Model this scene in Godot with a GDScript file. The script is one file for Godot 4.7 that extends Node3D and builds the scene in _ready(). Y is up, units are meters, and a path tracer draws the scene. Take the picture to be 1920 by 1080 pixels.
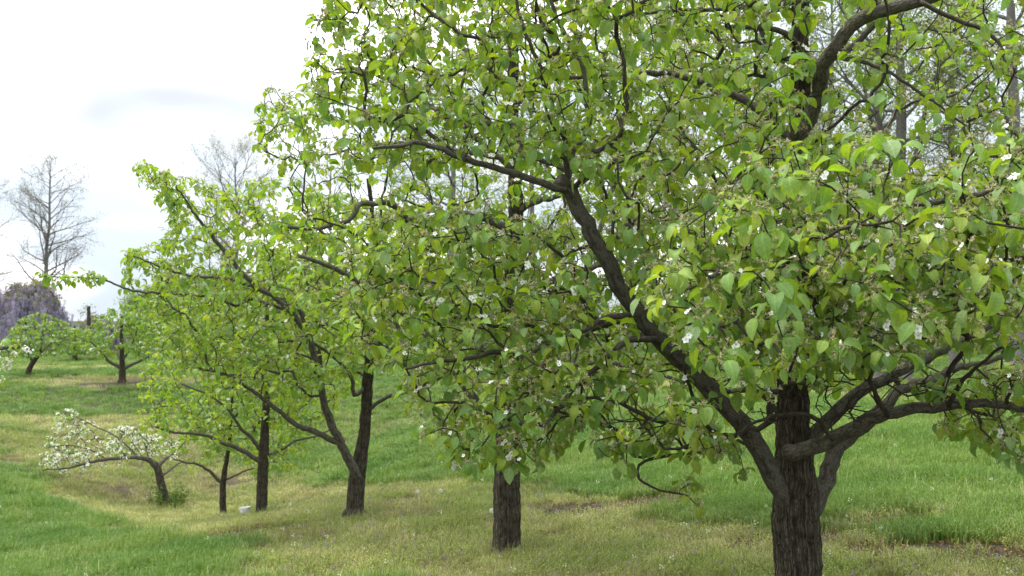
extends Node3D
# An orchard in spring: a row of pear trees running away to the left over a grassy slope.

const FL := 1900.0                      # focal length in photo pixels (1920 x 1080)
const HORIZON := 600.0                  # photo row of eye level
var eye := Vector3(0, 1.4, 0)
var c_right := Vector3.RIGHT
var c_up := Vector3.UP
var c_fwd := Vector3.FORWARD
var M := {}
var LEAF := []
var TINT := []                          # leaf tints shared by all pear trees
var TINT_MAT := []
var counts := {}

# ------------------------------------------------------------------ pixels and ground
func P(px: float, py: float, d: float) -> Vector3:
	return eye + c_right * ((px - 960.0) / FL * d) + c_up * ((540.0 - py) / FL * d) + c_fwd * d

func to_px(p: Vector3) -> Vector3:
	var q := p - eye
	var d := q.dot(c_fwd)
	return Vector3(960.0 + q.dot(c_right) / d * FL, 540.0 - q.dot(c_up) / d * FL, d)

const GX0 := -44.0
const GZ0 := -76.0
const GS := 0.5
const GNX := 177
const GNZ := 185
var hgrid := PackedFloat32Array()

func tps_k(r2: float) -> float:
	return 0.0 if r2 < 1e-9 else 0.5 * r2 * log(r2)

func make_heights() -> void:
	var c := []
	for a in [[1492, 1165, 4.5], [950, 1040, 7.0], [665, 966, 9.5], [490, 971, 12.0], [418, 976, 13.2], [312, 956, 15.0], [230, 717, 24.0], [52, 706, 26.0],
			[0, 1080, 8.0], [700, 1080, 6.7], [1200, 1080, 5.6], [1900, 1080, 5.0], [1900, 980, 6.8], [1700, 850, 10.5], [1800, 760, 17.0], [1750, 722, 24.0],
			[1100, 692, 30.0], [1250, 850, 12.0], [800, 830, 15.0], [700, 755, 20.0], [0, 900, 13.5], [0, 800, 18.0], [100, 760, 21.0], [150, 850, 17.0],
			[100, 662, 40.0], [300, 660, 40.0], [1000, 655, 46.0], [1800, 655, 46.0]]:
		c.append(P(a[0], a[1], a[2]))
	for v in [Vector3(0, 0, 0), Vector3(-5, 0, 0), Vector3(5, 0.1, 0), Vector3(0, 0.1, 10), Vector3(-12, -0.5, -4), Vector3(12, 0.2, -4), Vector3(30, 0.1, -30), Vector3(-30, 0.2, -30), Vector3(-30, 0.6, -70), Vector3(30, 0.6, -70), Vector3(0, 0.6, -70)]:
		c.append(v)
	var n := c.size()
	var m := n + 3
	var A := []
	for i in m:
		var row := PackedFloat64Array()
		row.resize(m + 1)
		A.append(row)
	for i in n:
		for j in n:
			var dx: float = c[i].x - c[j].x
			var dz: float = c[i].z - c[j].z
			A[i][j] = tps_k(dx * dx + dz * dz)
		A[i][i] = 1.5
		A[i][n] = 1.0
		A[i][n + 1] = c[i].x
		A[i][n + 2] = c[i].z
		A[i][m] = c[i].y
		A[n][i] = 1.0
		A[n + 1][i] = c[i].x
		A[n + 2][i] = c[i].z
	for k in m:
		var best := k
		for i in range(k + 1, m):
			if absf(A[i][k]) > absf(A[best][k]):
				best = i
		var t = A[k]
		A[k] = A[best]
		A[best] = t
		for i in range(k + 1, m):
			var f: float = A[i][k] / A[k][k]
			if f != 0.0:
				for j in range(k, m + 1):
					A[i][j] -= f * A[k][j]
	var w := PackedFloat64Array()
	w.resize(m)
	for k in range(m - 1, -1, -1):
		var s: float = A[k][m]
		for j in range(k + 1, m):
			s -= A[k][j] * w[j]
		w[k] = s / A[k][k]
	var lump := FastNoiseLite.new()
	lump.seed = 5
	lump.frequency = 0.35
	hgrid.resize(GNX * GNZ)
	for iz in GNZ:
		for ix in GNX:
			var x := GX0 + ix * GS
			var z := GZ0 + iz * GS
			var h := w[n] + w[n + 1] * x + w[n + 2] * z
			for i in n:
				var dx: float = x - c[i].x
				var dz: float = z - c[i].z
				var r2 := dx * dx + dz * dz
				if r2 > 1e-9:
					h += w[i] * 0.5 * r2 * log(r2)
			hgrid[iz * GNX + ix] = clampf(h, -2.5, 1.2) + lump.get_noise_2d(x, z) * 0.05

func H(x: float, z: float) -> float:
	var fx := clampf((x - GX0) / GS, 0.0, GNX - 1.001)
	var fz := clampf((z - GZ0) / GS, 0.0, GNZ - 1.001)
	var ix := int(fx)
	var iz := int(fz)
	fx -= ix
	fz -= iz
	var k := iz * GNX + ix
	return lerpf(lerpf(hgrid[k], hgrid[k + 1], fx), lerpf(hgrid[k + GNX], hgrid[k + GNX + 1], fx), fz)

func ground_hit(px: float, py: float) -> Vector3:
	var d := 3.0
	while d < 90.0:
		var p := P(px, py, d)
		if p.y <= H(p.x, p.z):
			return p
		d += 0.05 + d * 0.004
	return P(px, py, 60.0)

# ------------------------------------------------------------------ node helpers
func put(node: Node3D, called: String, parent: Node, smooth_name := true) -> Node3D:
	var key := "%d/%s" % [parent.get_instance_id(), called]
	var k: int = counts.get(key, 0)
	counts[key] = k + 1
	node.name = called if k == 0 else "%s_%03d" % [called, k]
	parent.add_child(node)
	return node

func thing(called: String, label: String, category: String, at: Vector3, group := "") -> Node3D:
	var o := Node3D.new()
	put(o, called, self)
	o.position = at
	o.set_meta("label", label)
	o.set_meta("category", category)
	if group != "":
		o.set_meta("group", group)
	return o

func mi(mesh: Mesh, mat: Material, called: String, parent: Node) -> MeshInstance3D:
	var o := MeshInstance3D.new()
	o.mesh = mesh
	if mat:
		o.material_override = mat
	put(o, called, parent)
	return o

func stuff(o: Node) -> void:
	o.set_meta("kind", "stuff")

func copies(mesh: Mesh, mat: Material, where: Array, tint: Array, called: String, parent: Node) -> MultiMeshInstance3D:
	var mm := MultiMesh.new()
	mm.transform_format = MultiMesh.TRANSFORM_3D
	mm.use_colors = tint.size() > 0
	mm.mesh = mesh
	mm.instance_count = where.size()
	for i in where.size():
		mm.set_instance_transform(i, where[i])
		if tint.size() > 0:
			mm.set_instance_color(i, tint[i])
	var o := MultiMeshInstance3D.new()
	o.multimesh = mm
	o.material_override = mat
	put(o, called, parent)
	stuff(o)
	return o

# ------------------------------------------------------------------ mesh helpers
class Buf:
	var v := PackedVector3Array()
	var n := PackedVector3Array()
	var uv := PackedVector2Array()
	var c := PackedColorArray()
	var i := PackedInt32Array()
	func mesh() -> ArrayMesh:
		var a := []
		a.resize(Mesh.ARRAY_MAX)
		a[Mesh.ARRAY_VERTEX] = v
		a[Mesh.ARRAY_NORMAL] = n
		a[Mesh.ARRAY_TEX_UV] = uv
		if c.size() == v.size():
			a[Mesh.ARRAY_COLOR] = c
		a[Mesh.ARRAY_INDEX] = i
		var m := ArrayMesh.new()
		m.add_surface_from_arrays(Mesh.PRIMITIVE_TRIANGLES, a)
		return m

var ridge := FastNoiseLite.new()
var knots := FastNoiseLite.new()

# A tube through pts with radii rads. relief: depth of bark furrows in metres.
func tube(b: Buf, pts: PackedVector3Array, rads: PackedFloat32Array, sides: int, relief := 0.0, cap := false) -> void:
	var n := pts.size()
	if n < 2:
		return
	var t := (pts[1] - pts[0]).normalized()
	var x := t.cross(Vector3(0.31, 0.12, 0.94)).normalized()
	var base := b.v.size()
	var rmax := 0.0
	for r in rads:
		rmax = maxf(rmax, r)
	var rep := maxf(1.0, roundf(TAU * rmax / 0.22))
	var s := 0.0
	for k in n:
		var tk := (pts[mini(k + 1, n - 1)] - pts[maxi(k - 1, 0)]).normalized()
		if tk.length() < 0.5:
			tk = t
		x = (x - tk * x.dot(tk)).normalized()
		t = tk
		var y := t.cross(x)
		if k > 0:
			s += pts[k].distance_to(pts[k - 1])
		for j in sides + 1:
			var a := TAU * (j % sides) / sides
			var d := x * cos(a) + y * sin(a)
			var r := rads[k]
			var nn := d
			if relief > 0.0:
				var q := pts[k] + d * r
				# furrows run along the stem: noise squeezed along its length
				var f := ridge.get_noise_3d(d.x * 95.0 * r / 0.1, s * 9.0, d.z * 95.0 * r / 0.1)
				f = 1.0 - absf(f) * 2.6
				r += relief * (clampf(1.0 - f * 1.1, -0.6, 0.8) - 0.1) + knots.get_noise_3dv(q * 6.0) * relief * 1.4
			b.v.append(pts[k] + d * r)
			b.n.append(nn)
			b.uv.append(Vector2(rep * j / sides, s / 0.22))
	for k in n - 1:
		for j in sides:
			var q0 := base + k * (sides + 1) + j
			var q1 := q0 + sides + 1
			b.i.append_array([q0, q1, q0 + 1, q0 + 1, q1, q1 + 1])
	if cap:
		var e := b.v.size()
		b.v.append(pts[n - 1])
		b.n.append(t)
		b.uv.append(Vector2(0.5, s / 0.22))
		for j in sides:
			b.i.append_array([base + (n - 1) * (sides + 1) + j, e, base + (n - 1) * (sides + 1) + j + 1])

func renormal(b: Buf) -> void:
	# normals from the displaced surface itself
	var acc := PackedVector3Array()
	acc.resize(b.v.size())
	for k in range(0, b.i.size(), 3):
		var p := b.v[b.i[k]]
		var g := (b.v[b.i[k + 2]] - p).cross(b.v[b.i[k + 1]] - p)
		acc[b.i[k]] += g
		acc[b.i[k + 1]] += g
		acc[b.i[k + 2]] += g
	for k in b.v.size():
		if acc[k].length() > 1e-12:
			var g := acc[k].normalized()
			b.n[k] = g if g.dot(b.n[k]) > 0.0 else -g

func facet(b: Buf) -> void:
	# normals straight from the winding (front faces run clockwise)
	for k in b.n.size():
		b.n[k] = Vector3.ZERO
	for k in range(0, b.i.size(), 3):
		var p := b.v[b.i[k]]
		var g := (b.v[b.i[k + 2]] - p).cross(b.v[b.i[k + 1]] - p)
		for j in 3:
			b.n[b.i[k + j]] += g
	for k in b.n.size():
		b.n[k] = b.n[k].normalized()

func spline(pts: Array, step: float, rng: RandomNumberGenerator, wob: float) -> Array:
	# pts: [Vector3, radius]; returns [PackedVector3Array, PackedFloat32Array]
	var op := PackedVector3Array()
	var orr := PackedFloat32Array()
	var n := pts.size()
	for k in n - 1:
		var p0: Vector3 = pts[maxi(k - 1, 0)][0]
		var p1: Vector3 = pts[k][0]
		var p2: Vector3 = pts[k + 1][0]
		var p3: Vector3 = pts[mini(k + 2, n - 1)][0]
		var cnt := maxi(1, int(ceil(p1.distance_to(p2) / step)))
		for j in cnt:
			var f := float(j) / cnt
			var q := p1.cubic_interpolate(p2, p0, p3, f)
			if op.size() > 0:
				q += Vector3(rng.randfn(), rng.randfn(), rng.randfn()) * wob
			op.append(q)
			orr.append(lerpf(pts[k][1], pts[k + 1][1], f))
	op.append(pts[n - 1][0])
	orr.append(pts[n - 1][1])
	return [op, orr]

# ------------------------------------------------------------------ leaves and flowers
func leaf_mesh(b0: float, b1: float, fold: float, twist: float, wid: float, petiole: float, c_pet: Color) -> ArrayMesh:
	var st := SurfaceTool.new()
	st.begin(Mesh.PRIMITIVE_TRIANGLES)
	# petiole: a thin three-sided stalk that arcs over
	var pos := Vector3.ZERO
	var ang := 0.0
	var ring0 := []
	var segs := 3
	for k in segs + 1:
		var dir := Vector3(0, cos(ang), sin(ang))
		var up := Vector3(0, -sin(ang), cos(ang))
		var r := 0.016 - 0.003 * k / segs
		var ring := [pos + up * r, pos + Vector3(r, 0, 0) - up * r * 0.6, pos + Vector3(-r, 0, 0) - up * r * 0.6]
		if k > 0:
			for j in 3:
				st.set_smooth_group(1)
				for q in [ring0[j], ring[j], ring0[(j + 1) % 3], ring0[(j + 1) % 3], ring[j], ring[(j + 1) % 3]]:
					st.set_color(c_pet)
					st.set_uv(Vector2(0.5, 0.02))
					st.add_vertex(q)
		ring0 = ring
		if k < segs:
			pos += dir * petiole / segs
			ang -= b0 / segs
	# blade
	var ts := [0.0, 0.1, 0.26, 0.46, 0.66, 0.84, 0.94, 1.0]
	var ws := [0.0, 0.62, 0.95, 1.0, 0.8, 0.42, 0.14, 0.0]
	var mid := []
	var lft := []
	var rgt := []
	for k in ts.size():
		if k > 0:
			var dt: float = ts[k] - ts[k - 1]
			ang -= b1 * dt
			pos += Vector3(0, cos(ang), sin(ang)) * dt
		var up := Vector3(0, -sin(ang), cos(ang))
		var tw: float = twist * ts[k]
		var sx := Vector3(1, 0, 0) * cos(tw) + up * sin(tw)
		var lift := (up * cos(tw) - Vector3(1, 0, 0) * sin(tw)) * fold
		var w: float = ws[k] * wid
		mid.append(pos)
		var wave := 0.06 * sin(ts[k] * 11.0)
		lft.append(pos - sx * w + (lift + up * wave) * w)
		rgt.append(pos + sx * w + (lift - up * wave) * w)
	for k in ts.size() - 1:
		for side in 2:
			var e: Array = lft if side == 0 else rgt
			var u := 0.0 if side == 0 else 1.0
			var quad := [mid[k], mid[k + 1], e[k], e[k], mid[k + 1], e[k + 1]]
			var uvs := [Vector2(0.5, ts[k]), Vector2(0.5, ts[k + 1]), Vector2(lerpf(0.5, u, ws[k]), ts[k]), Vector2(lerpf(0.5, u, ws[k]), ts[k]), Vector2(0.5, ts[k + 1]), Vector2(lerpf(0.5, u, ws[k + 1]), ts[k + 1])]
			for tri in 2:
				var o := [0, 1, 2] if side == 0 else [0, 2, 1]
				var a: Vector3 = quad[tri * 3]
				if a.distance_to(quad[tri * 3 + 1]) < 1e-5 or a.distance_to(quad[tri * 3 + 2]) < 1e-5 or quad[tri * 3 + 1].distance_to(quad[tri * 3 + 2]) < 1e-5:
					continue
				for q in o:
					st.set_smooth_group(2)
					st.set_color(Color.WHITE)
					st.set_uv(uvs[tri * 3 + q])
					st.add_vertex(quad[tri * 3 + q])
	st.index()
	st.generate_normals()
	return st.commit()

func quad_ribbon(st: SurfaceTool, a: Vector3, b: Vector3, w: float, c: Color) -> void:
	var s := (b - a).cross(Vector3(0.3, 0.9, 0.2)).normalized() * w
	var s2 := (b - a).cross(s).normalized() * w
	for e in [s, s2]:
		for q in [a - e, b - e, a + e, a + e, b - e, b + e]:
			st.set_color(c)
			st.add_vertex(q)

func blob(st: SurfaceTool, at: Vector3, r: float, c: Color) -> void:
	var d := [Vector3(r, 0, 0), Vector3(0, 0, r), Vector3(-r, 0, 0), Vector3(0, 0, -r)]
	for j in 4:
		for e in [Vector3(0, r * 1.3, 0), Vector3(0, -r * 1.3, 0)]:
			for q in [d[j], e, d[(j + 1) % 4]]:
				st.set_color(c)
				st.add_vertex(at + q)

func flower(st: SurfaceTool, at: Vector3, face: Vector3, r: float, rng: RandomNumberGenerator) -> void:
	var x := face.cross(Vector3(0.2, 0.3, 0.93)).normalized()
	var y := face.cross(x)
	var a0 := rng.randf() * TAU
	for k in 5:
		var a := a0 + TAU * k / 5.0
		var d := x * cos(a) + y * sin(a)
		var s := x * -sin(a) + y * cos(a)
		var lift := face * rng.randf_range(0.15, 0.5) * r
		var p := [at, at + d * r * 0.55 + s * r * 0.42 + lift * 0.6, at + d * r + lift, at + d * r * 0.55 - s * r * 0.42 + lift * 0.6]
		var c := Color(0.8, 0.8, 0.76)
		for q in [p[0], p[1], p[2], p[0], p[2], p[3]]:
			st.set_color(c)
			st.add_vertex(q)
	for k in 5:
		var a := rng.randf() * TAU
		quad_ribbon(st, at, at + (x * cos(a) + y * sin(a)) * r * 0.3 + face * r * 0.45, r * 0.03, Color(0.45, 0.5, 0.2))
	blob(st, at + face * r * 0.2, r * 0.14, Color(0.4, 0.42, 0.12))

# an umbel: n stalks from one point; share of them still in flower, the rest spent
func umbel_mesh(seed_: int, n: int, share: float, reach: float, fr: float) -> ArrayMesh:
	var rng := RandomNumberGenerator.new()
	rng.seed = seed_
	var st := SurfaceTool.new()
	st.begin(Mesh.PRIMITIVE_TRIANGLES)
	st.set_smooth_group(-1)
	for k in n:
		var a := TAU * k / n + rng.randf() * 0.6
		var e := rng.randf_range(0.15, 1.25)
		var d := Vector3(cos(a) * cos(e), sin(e), sin(a) * cos(e))
		var l := reach * rng.randf_range(0.65, 1.1)
		var tip := d * l + Vector3(0, -0.1 * l, 0)
		quad_ribbon(st, Vector3.ZERO, d * l * 0.55, 0.0011, Color(0.2, 0.25, 0.09))
		quad_ribbon(st, d * l * 0.55, tip, 0.0010, Color(0.2, 0.25, 0.09))
		if rng.randf() < share:
			flower(st, tip, (d + Vector3(rng.randf_range(-0.4, 0.4), 0.2, rng.randf_range(-0.4, 0.4))).normalized(), fr * rng.randf_range(0.85, 1.15), rng)
		else:
			blob(st, tip, 0.004, Color(0.34, 0.31, 0.14))
			for j in 5:
				var s := Vector3(rng.randfn(), rng.randfn(), rng.randfn()).normalized()
				quad_ribbon(st, tip, tip + (d * 0.7 + s).normalized() * 0.0095, 0.0009, Color(0.55, 0.49, 0.32))
	st.generate_normals()
	return st.commit()

# ------------------------------------------------------------------ materials
func mat(called: String, c: Color, rough := 0.9) -> StandardMaterial3D:
	var m := StandardMaterial3D.new()
	m.resource_name = called
	m.albedo_color = c.linear_to_srgb()
	m.roughness = rough
	m.metallic_specular = 0.35
	return m

func tinted(called: String, rough := 0.9) -> StandardMaterial3D:
	var m := mat(called, Color.WHITE, rough)
	m.vertex_color_use_as_albedo = true
	return m

func bark(called: String, dark: Color, light: Color, stretch: int, relief: float, seed_: int) -> StandardMaterial3D:
	var a := FastNoiseLite.new()
	a.seed = seed_
	a.frequency = 0.03
	a.fractal_octaves = 4
	var long := a.get_seamless_image(256, 256 / stretch)
	long.resize(256, 256, Image.INTERPOLATE_CUBIC)
	if stretch > 10:
		a.frequency = 0.05
	a.seed = seed_ + 17
	a.frequency = 0.05
	var cross := a.get_seamless_image(128, 64)
	cross.resize(256, 256, Image.INTERPOLATE_CUBIC)
	a.seed = seed_ + 9
	a.frequency = 0.09
	var fine := a.get_seamless_image(256, 256)
	a.seed = seed_ + 4
	a.frequency = 0.012
	var patch := a.get_seamless_image(256, 256)
	var col := Image.create(256, 256, false, Image.FORMAT_RGB8)
	var hgt := Image.create(256, 256, false, Image.FORMAT_RGB8)
	for y in 256:
		for x in 256:
			var r := absf(long.get_pixel(x, y).r - 0.5) * 2.0
			r = minf(r, absf(cross.get_pixel(x, y).r - 0.5) * 3.2 + 0.08)
			var h := clampf(r * 2.4, 0.0, 1.0) * 0.75 + fine.get_pixel(x, y).r * 0.35
			var c := dark.lerp(light, clampf(h * 0.9 + (patch.get_pixel(x, y).r - 0.5) * 0.7, 0.0, 1.0))
			var moss := clampf((patch.get_pixel((x + 90) % 256, (y + 40) % 256).r - 0.6) * 4.0, 0.0, 0.5)
			c = c.lerp(Color(0.085, 0.1, 0.05), moss * fine.get_pixel(x, y).r)
			col.set_pixel(x, y, c.linear_to_srgb())
			hgt.set_pixel(x, y, Color(h, h, h))
	var m := mat(called, Color.WHITE, 0.95)
	m.albedo_texture = ImageTexture.create_from_image(col)
	m.heightmap_enabled = true
	m.heightmap_texture = ImageTexture.create_from_image(hgt)
	m.heightmap_scale = relief
	m.metallic_specular = 0.2
	return m

func make_materials() -> void:
	# veins and a faint mottle on the blade of a leaf
	var im := Image.create(64, 128, false, Image.FORMAT_RGB8)
	var nz := FastNoiseLite.new()
	nz.frequency = 0.06
	for y in 128:
		for x in 64:
			var u := absf((x + 0.5) / 64.0 - 0.5) * 2.0
			var v := (y + 0.5) / 128.0
			var g := 0.84 + nz.get_noise_2d(x, y) * 0.12
			var vein := absf(fposmod((v - u * 0.22) * 9.0, 1.0) - 0.5)
			g += 0.10 * smoothstep(0.42, 0.5, vein)
			var mid := smoothstep(0.075, 0.02, u)
			var c := Color(g, g, g).lerp(Color(1.0, 1.0, 0.98), mid * 0.8)
			im.set_pixel(x, y, c)
	var veins := ImageTexture.create_from_image(im)
	var l := tinted("pear leaf", 0.5)
	l.albedo_texture = veins
	l.metallic_specular = 0.4
	l.backlight_enabled = true
	l.backlight = Color(1.0, 1.0, 0.45)
	M.leaf = l
	# tones of young pear leaves: yellow green through mid green
	for c in [Color(0.44, 0.56, 0.09), Color(0.375, 0.54, 0.1), Color(0.33, 0.51, 0.11), Color(0.285, 0.475, 0.115), Color(0.25, 0.43, 0.12), Color(0.38, 0.54, 0.22)]:
		TINT.append(c)
		var m: StandardMaterial3D = l.duplicate()
		m.resource_name = "pear leaf %d" % TINT.size()
		m.albedo_color = c.linear_to_srgb()
		TINT_MAT.append(m)
	var p := tinted("petals and stalks", 0.7)
	p.backlight_enabled = true
	p.backlight = Color(0.7, 0.7, 0.65)
	M.flower = p
	var g := tinted("grass", 0.6)
	g.backlight_enabled = true
	g.backlight = Color(0.8, 0.85, 0.5)
	M.grass = g
	M.small_leaf = tinted("small leaf", 0.6)
	M.small_leaf.backlight_enabled = true
	M.small_leaf.backlight = Color(0.9, 0.95, 0.5)
	M.bark = bark("furrowed pear bark", Color(0.022, 0.017, 0.0125), Color(0.155, 0.13, 0.1), 16, 2.0, 11)
	M.limb = bark("grey limb bark", Color(0.042, 0.036, 0.029), Color(0.16, 0.142, 0.118), 2, 0.3, 23)
	M.twig = bark("twig bark", Color(0.032, 0.026, 0.02), Color(0.1, 0.085, 0.07), 2, 0.2, 31)
	M.far_bark = bark("grey woodland bark", Color(0.11, 0.1, 0.095), Color(0.29, 0.27, 0.255), 4, 0.8, 41)
	# ground: soil and thatch, tone by vertex colour, grain from noise
	var gr := tinted("soil and thatch", 0.95)
	var a := FastNoiseLite.new()
	a.frequency = 0.05
	a.fractal_octaves = 5
	var n1 := a.get_seamless_image(512, 512)
	var gi := Image.create(512, 512, false, Image.FORMAT_RGB8)
	for y in 512:
		for x in 512:
			var q := n1.get_pixel(x, y).r
			var e := n1.get_pixel((x * 5 + 77) % 512, (y * 5 + 31) % 512).r
			var s := clampf(0.25 + q * 0.5 + (e - 0.5) * 0.7, 0.1, 1.0)
			gi.set_pixel(x, y, Color(s, s * 0.98, s * 0.92))
	gr.albedo_texture = ImageTexture.create_from_image(gi)
	gr.uv1_triplanar = true
	gr.uv1_world_triplanar = true
	gr.uv1_scale = Vector3(0.7, 0.7, 0.7)
	M.ground = gr

# ------------------------------------------------------------------ fruit trees
# limbs: [d0, d1, r0, r1, x, y, x, y ...] in photo pixels with distances d and radii in metres
func fruit_tree(called: String, label: String, category: String, group: String, s: Dictionary) -> Node3D:
	var rng := RandomNumberGenerator.new()
	rng.seed = s.seed
	var base: Vector3 = P(s.trunk[0][0], s.trunk[0][1], s.trunk[0][2])
	base.y = H(base.x, base.z)
	var root := thing(called, label, category, base, group)
	var np := PackedVector3Array()
	var npar := PackedInt32Array()
	var nlen := PackedFloat32Array()
	var nfix := PackedFloat32Array()
	# --- trunk
	var tp := [[base - Vector3(0, 0.2, 0), s.trunk[0][3] * 1.25]]
	for t in s.trunk:
		tp.append([P(t[0], t[1], t[2]), t[3]])
	tp[1][1] *= 1.3
	tp.insert(2, [tp[1][0].lerp(tp[2][0], 0.35), lerpf(s.trunk[0][3], s.trunk[1][3], 0.6)])
	if tp[1][0].y < base.y - 0.05:
		tp.remove_at(1)
	var sp := spline(tp, s.get("step", 0.035), rng, 0.002)
	var tb := Buf.new()
	var loc := PackedVector3Array()
	for q in sp[0]:
		loc.append(q - base)
	tube(tb, loc, sp[1], s.get("sides", 40), s.get("relief", 0.006), true)
	renormal(tb)
	mi(tb.mesh(), M.bark, "trunk", root)
	for k in loc.size():
		np.append(loc[k])
		npar.append(k - 1)
		nlen.append(0.0 if k == 0 else nlen[k - 1] + loc[k].distance_to(loc[k - 1]))
		nfix.append(sp[1][k])
	var lines := []            # limbs in pixels with their distance, kept clear of leaves
	# --- limbs traced from the photograph
	for L in s.limbs:
		var cnt: int = (L.size() - 4) / 2
		var pts := []
		for k in cnt:
			var f: float = float(k) / (cnt - 1)
			pts.append([P(L[4 + k * 2], L[5 + k * 2], lerpf(L[0], L[1], f)) - base, lerpf(L[2], L[3], f)])
			if L[2] < 0.03 and s.clear > 10.0:
				continue
			lines.append(Vector3(L[4 + k * 2], L[5 + k * 2], lerpf(L[0], L[1], f)))
			if k > 0:
				for e in 3:
					lines.append(Vector3(lerpf(L[2 + k * 2], L[4 + k * 2], (e + 1) / 4.0), lerpf(L[3 + k * 2], L[5 + k * 2], (e + 1) / 4.0), lerpf(L[0], L[1], f)))
		var best := 0
		var bd := 1e9
		for k in np.size():
			var dd: float = np[k].distance_squared_to(pts[0][0])
			if dd < bd:
				bd = dd
				best = k
		if sqrt(bd) > 0.02:
			pts.push_front([np[best], minf(L[2] * 1.25, nfix[best])])
		var ls := spline(pts, 0.045, rng, 0.0022 + L[2] * 0.04)
		var lb := Buf.new()
		tube(lb, ls[0], ls[1], 14 if L[2] > 0.015 else 8, 0.0 if L[2] < 0.025 else 0.0022, true)
		renormal(lb)
		mi(lb.mesh(), M.limb if L[2] > 0.012 else M.twig, "limb" if L[2] > 0.012 else "branch", root)
		var prev := best
		for k in range(1, ls[0].size()):
			np.append(ls[0][k])
			npar.append(prev)
			nlen.append(nlen[prev] + np[prev].distance_to(ls[0][k]))
			nfix.append(ls[1][k])
			prev = np.size() - 1
	# --- spurs, spread through the crown's volume
	var want := PackedVector3Array()
	var bare_spur := []
	var axis: Vector3 = np[mini(20, np.size() - 1)]
	var crown_no := -1
	var spur_scale := PackedFloat32Array()
	for c in s.crown:
		crown_no += 1
		# [polygon, distance of the axis, radius, number, nearest share, farthest share]
		var poly := PackedVector2Array()
		var lo := Vector2(1e9, 1e9)
		var hi := -lo
		for k in range(0, c[0].size(), 2):
			var q := Vector2(c[0][k], c[0][k + 1])
			poly.append(q)
			lo = lo.min(q)
			hi = hi.max(q)
		var made := 0
		var tries := 0
		while made < c[3] and tries < c[3] * 30:
			tries += 1
			var q := Vector2(rng.randf_range(lo.x, hi.x), rng.randf_range(lo.y, hi.y))
			if not Geometry2D.is_point_in_polygon(q, poly):
				continue
			var off: float = (P(q.x, q.y, c[1]) - base).x
			var half: float = c[2] * sqrt(maxf(0.06, 1.0 - pow(off / c[2], 2)))
			var d: float = c[1] + rng.randf_range(-c[4], c[5]) * half
			var clear := true
			for h in s.get("holes", []):
				if c.size() < 7 and q.x > h[0] and q.y > h[1] and q.x < h[2] and q.y < h[3] and d < h[4] and rng.randf() < h[5]:
					clear = false
			if clear and c.size() < 7 and c[3] > 12:
				for e in lines:
					if d < e.z + 0.1 and absf(e.x - q.x) < s.clear and absf(e.y - q.y) < s.clear and rng.randf() < 0.8:
						clear = false
						break
			if not clear:
				continue
			var p := P(q.x, q.y, d) - base
			for w in want:
				if absf(w.x - p.x) < s.gap and absf(w.y - p.y) < s.gap and absf(w.z - p.z) < s.gap:
					clear = false
					break
			if clear:
				want.append(p)
				bare_spur.append(c.size() > 6)
				spur_scale.append(1.05 if crown_no == s.get("vigorous", -1) else 1.0)
				made += 1
	# --- join every spur to the nearest wood, as a balanced spanning tree grows
	var nu := want.size()
	var bcost := PackedFloat32Array()
	var bnode := PackedInt32Array()
	bcost.resize(nu)
	bcost.fill(1e9)
	bnode.resize(nu)
	var todo := range(nu)
	var bf := 0.16
	var skip := 12
	for k in np.size():
		if k < skip:
			continue
		var kp := np[k]
		var kl := nlen[k] * bf
		for u in nu:
			var cst := kp.distance_to(want[u]) + kl
			if cst < bcost[u]:
				bcost[u] = cst
				bnode[u] = k
	var tips := []
	var first_free := np.size()
	while todo.size() > 0:
		var bi := 0
		var bc := 1e9
		for k in todo.size():
			var u: int = todo[k]
			if bcost[u] < bc:
				bc = bcost[u]
				bi = k
		var u: int = todo[bi]
		todo[bi] = todo[todo.size() - 1]
		todo.pop_back()
		var a := bnode[u]
		var pa := np[a]
		var pb := want[u]
		var L := pa.distance_to(pb)
		var grow := (pb - pa).normalized()
		if npar[a] >= 0 and a >= first_free:
			grow = (np[a] - np[npar[a]]).normalized()
		var ctrl := pa + (grow * 0.45 + Vector3(rng.randfn(), rng.randfn() + 0.5, rng.randfn()) * 0.16) * L * 0.6 + (pb - pa) * 0.2
		var cnt := maxi(1, int(ceil(L / 0.06)))
		var prev := a
		for k in range(1, cnt + 1):
			var f := float(k) / cnt
			var q := pa.lerp(ctrl, f).lerp(ctrl.lerp(pb, f), f)
			if k < cnt:
				q += Vector3(rng.randfn(), rng.randfn(), rng.randfn()) * 0.006
			np.append(q)
			npar.append(prev)
			nlen.append(nlen[prev] + np[prev].distance_to(q))
			nfix.append(0.0)
			prev = np.size() - 1
			var kl := nlen[prev] * bf
			for w in todo:
				var cst := q.distance_to(want[w]) + kl
				if cst < bcost[w]:
					bcost[w] = cst
					bnode[w] = prev
		if not bare_spur[u]:
			tips.append([prev, (np[prev] - np[npar[prev]]).normalized(), spur_scale[u]])
	# --- thickness by the pipe rule, then one tube for each run of wood
	var n := np.size()
	var acc := PackedFloat32Array()
	acc.resize(n)
	var main := PackedInt32Array()
	main.resize(n)
	main.fill(-1)
	var rad := PackedFloat32Array()
	rad.resize(n)
	var tip_r: float = s.get("tip", 0.0022)
	for k in range(n - 1, first_free - 1, -1):
		rad[k] = maxf(tip_r, pow(acc[k], 1.0 / 2.4))
		var p := npar[k]
		acc[p] += pow(rad[k], 2.4)
		if p >= first_free and (main[p] < 0 or rad[main[p]] < rad[k]):
			main[p] = k
	var twigs := Buf.new()
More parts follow.
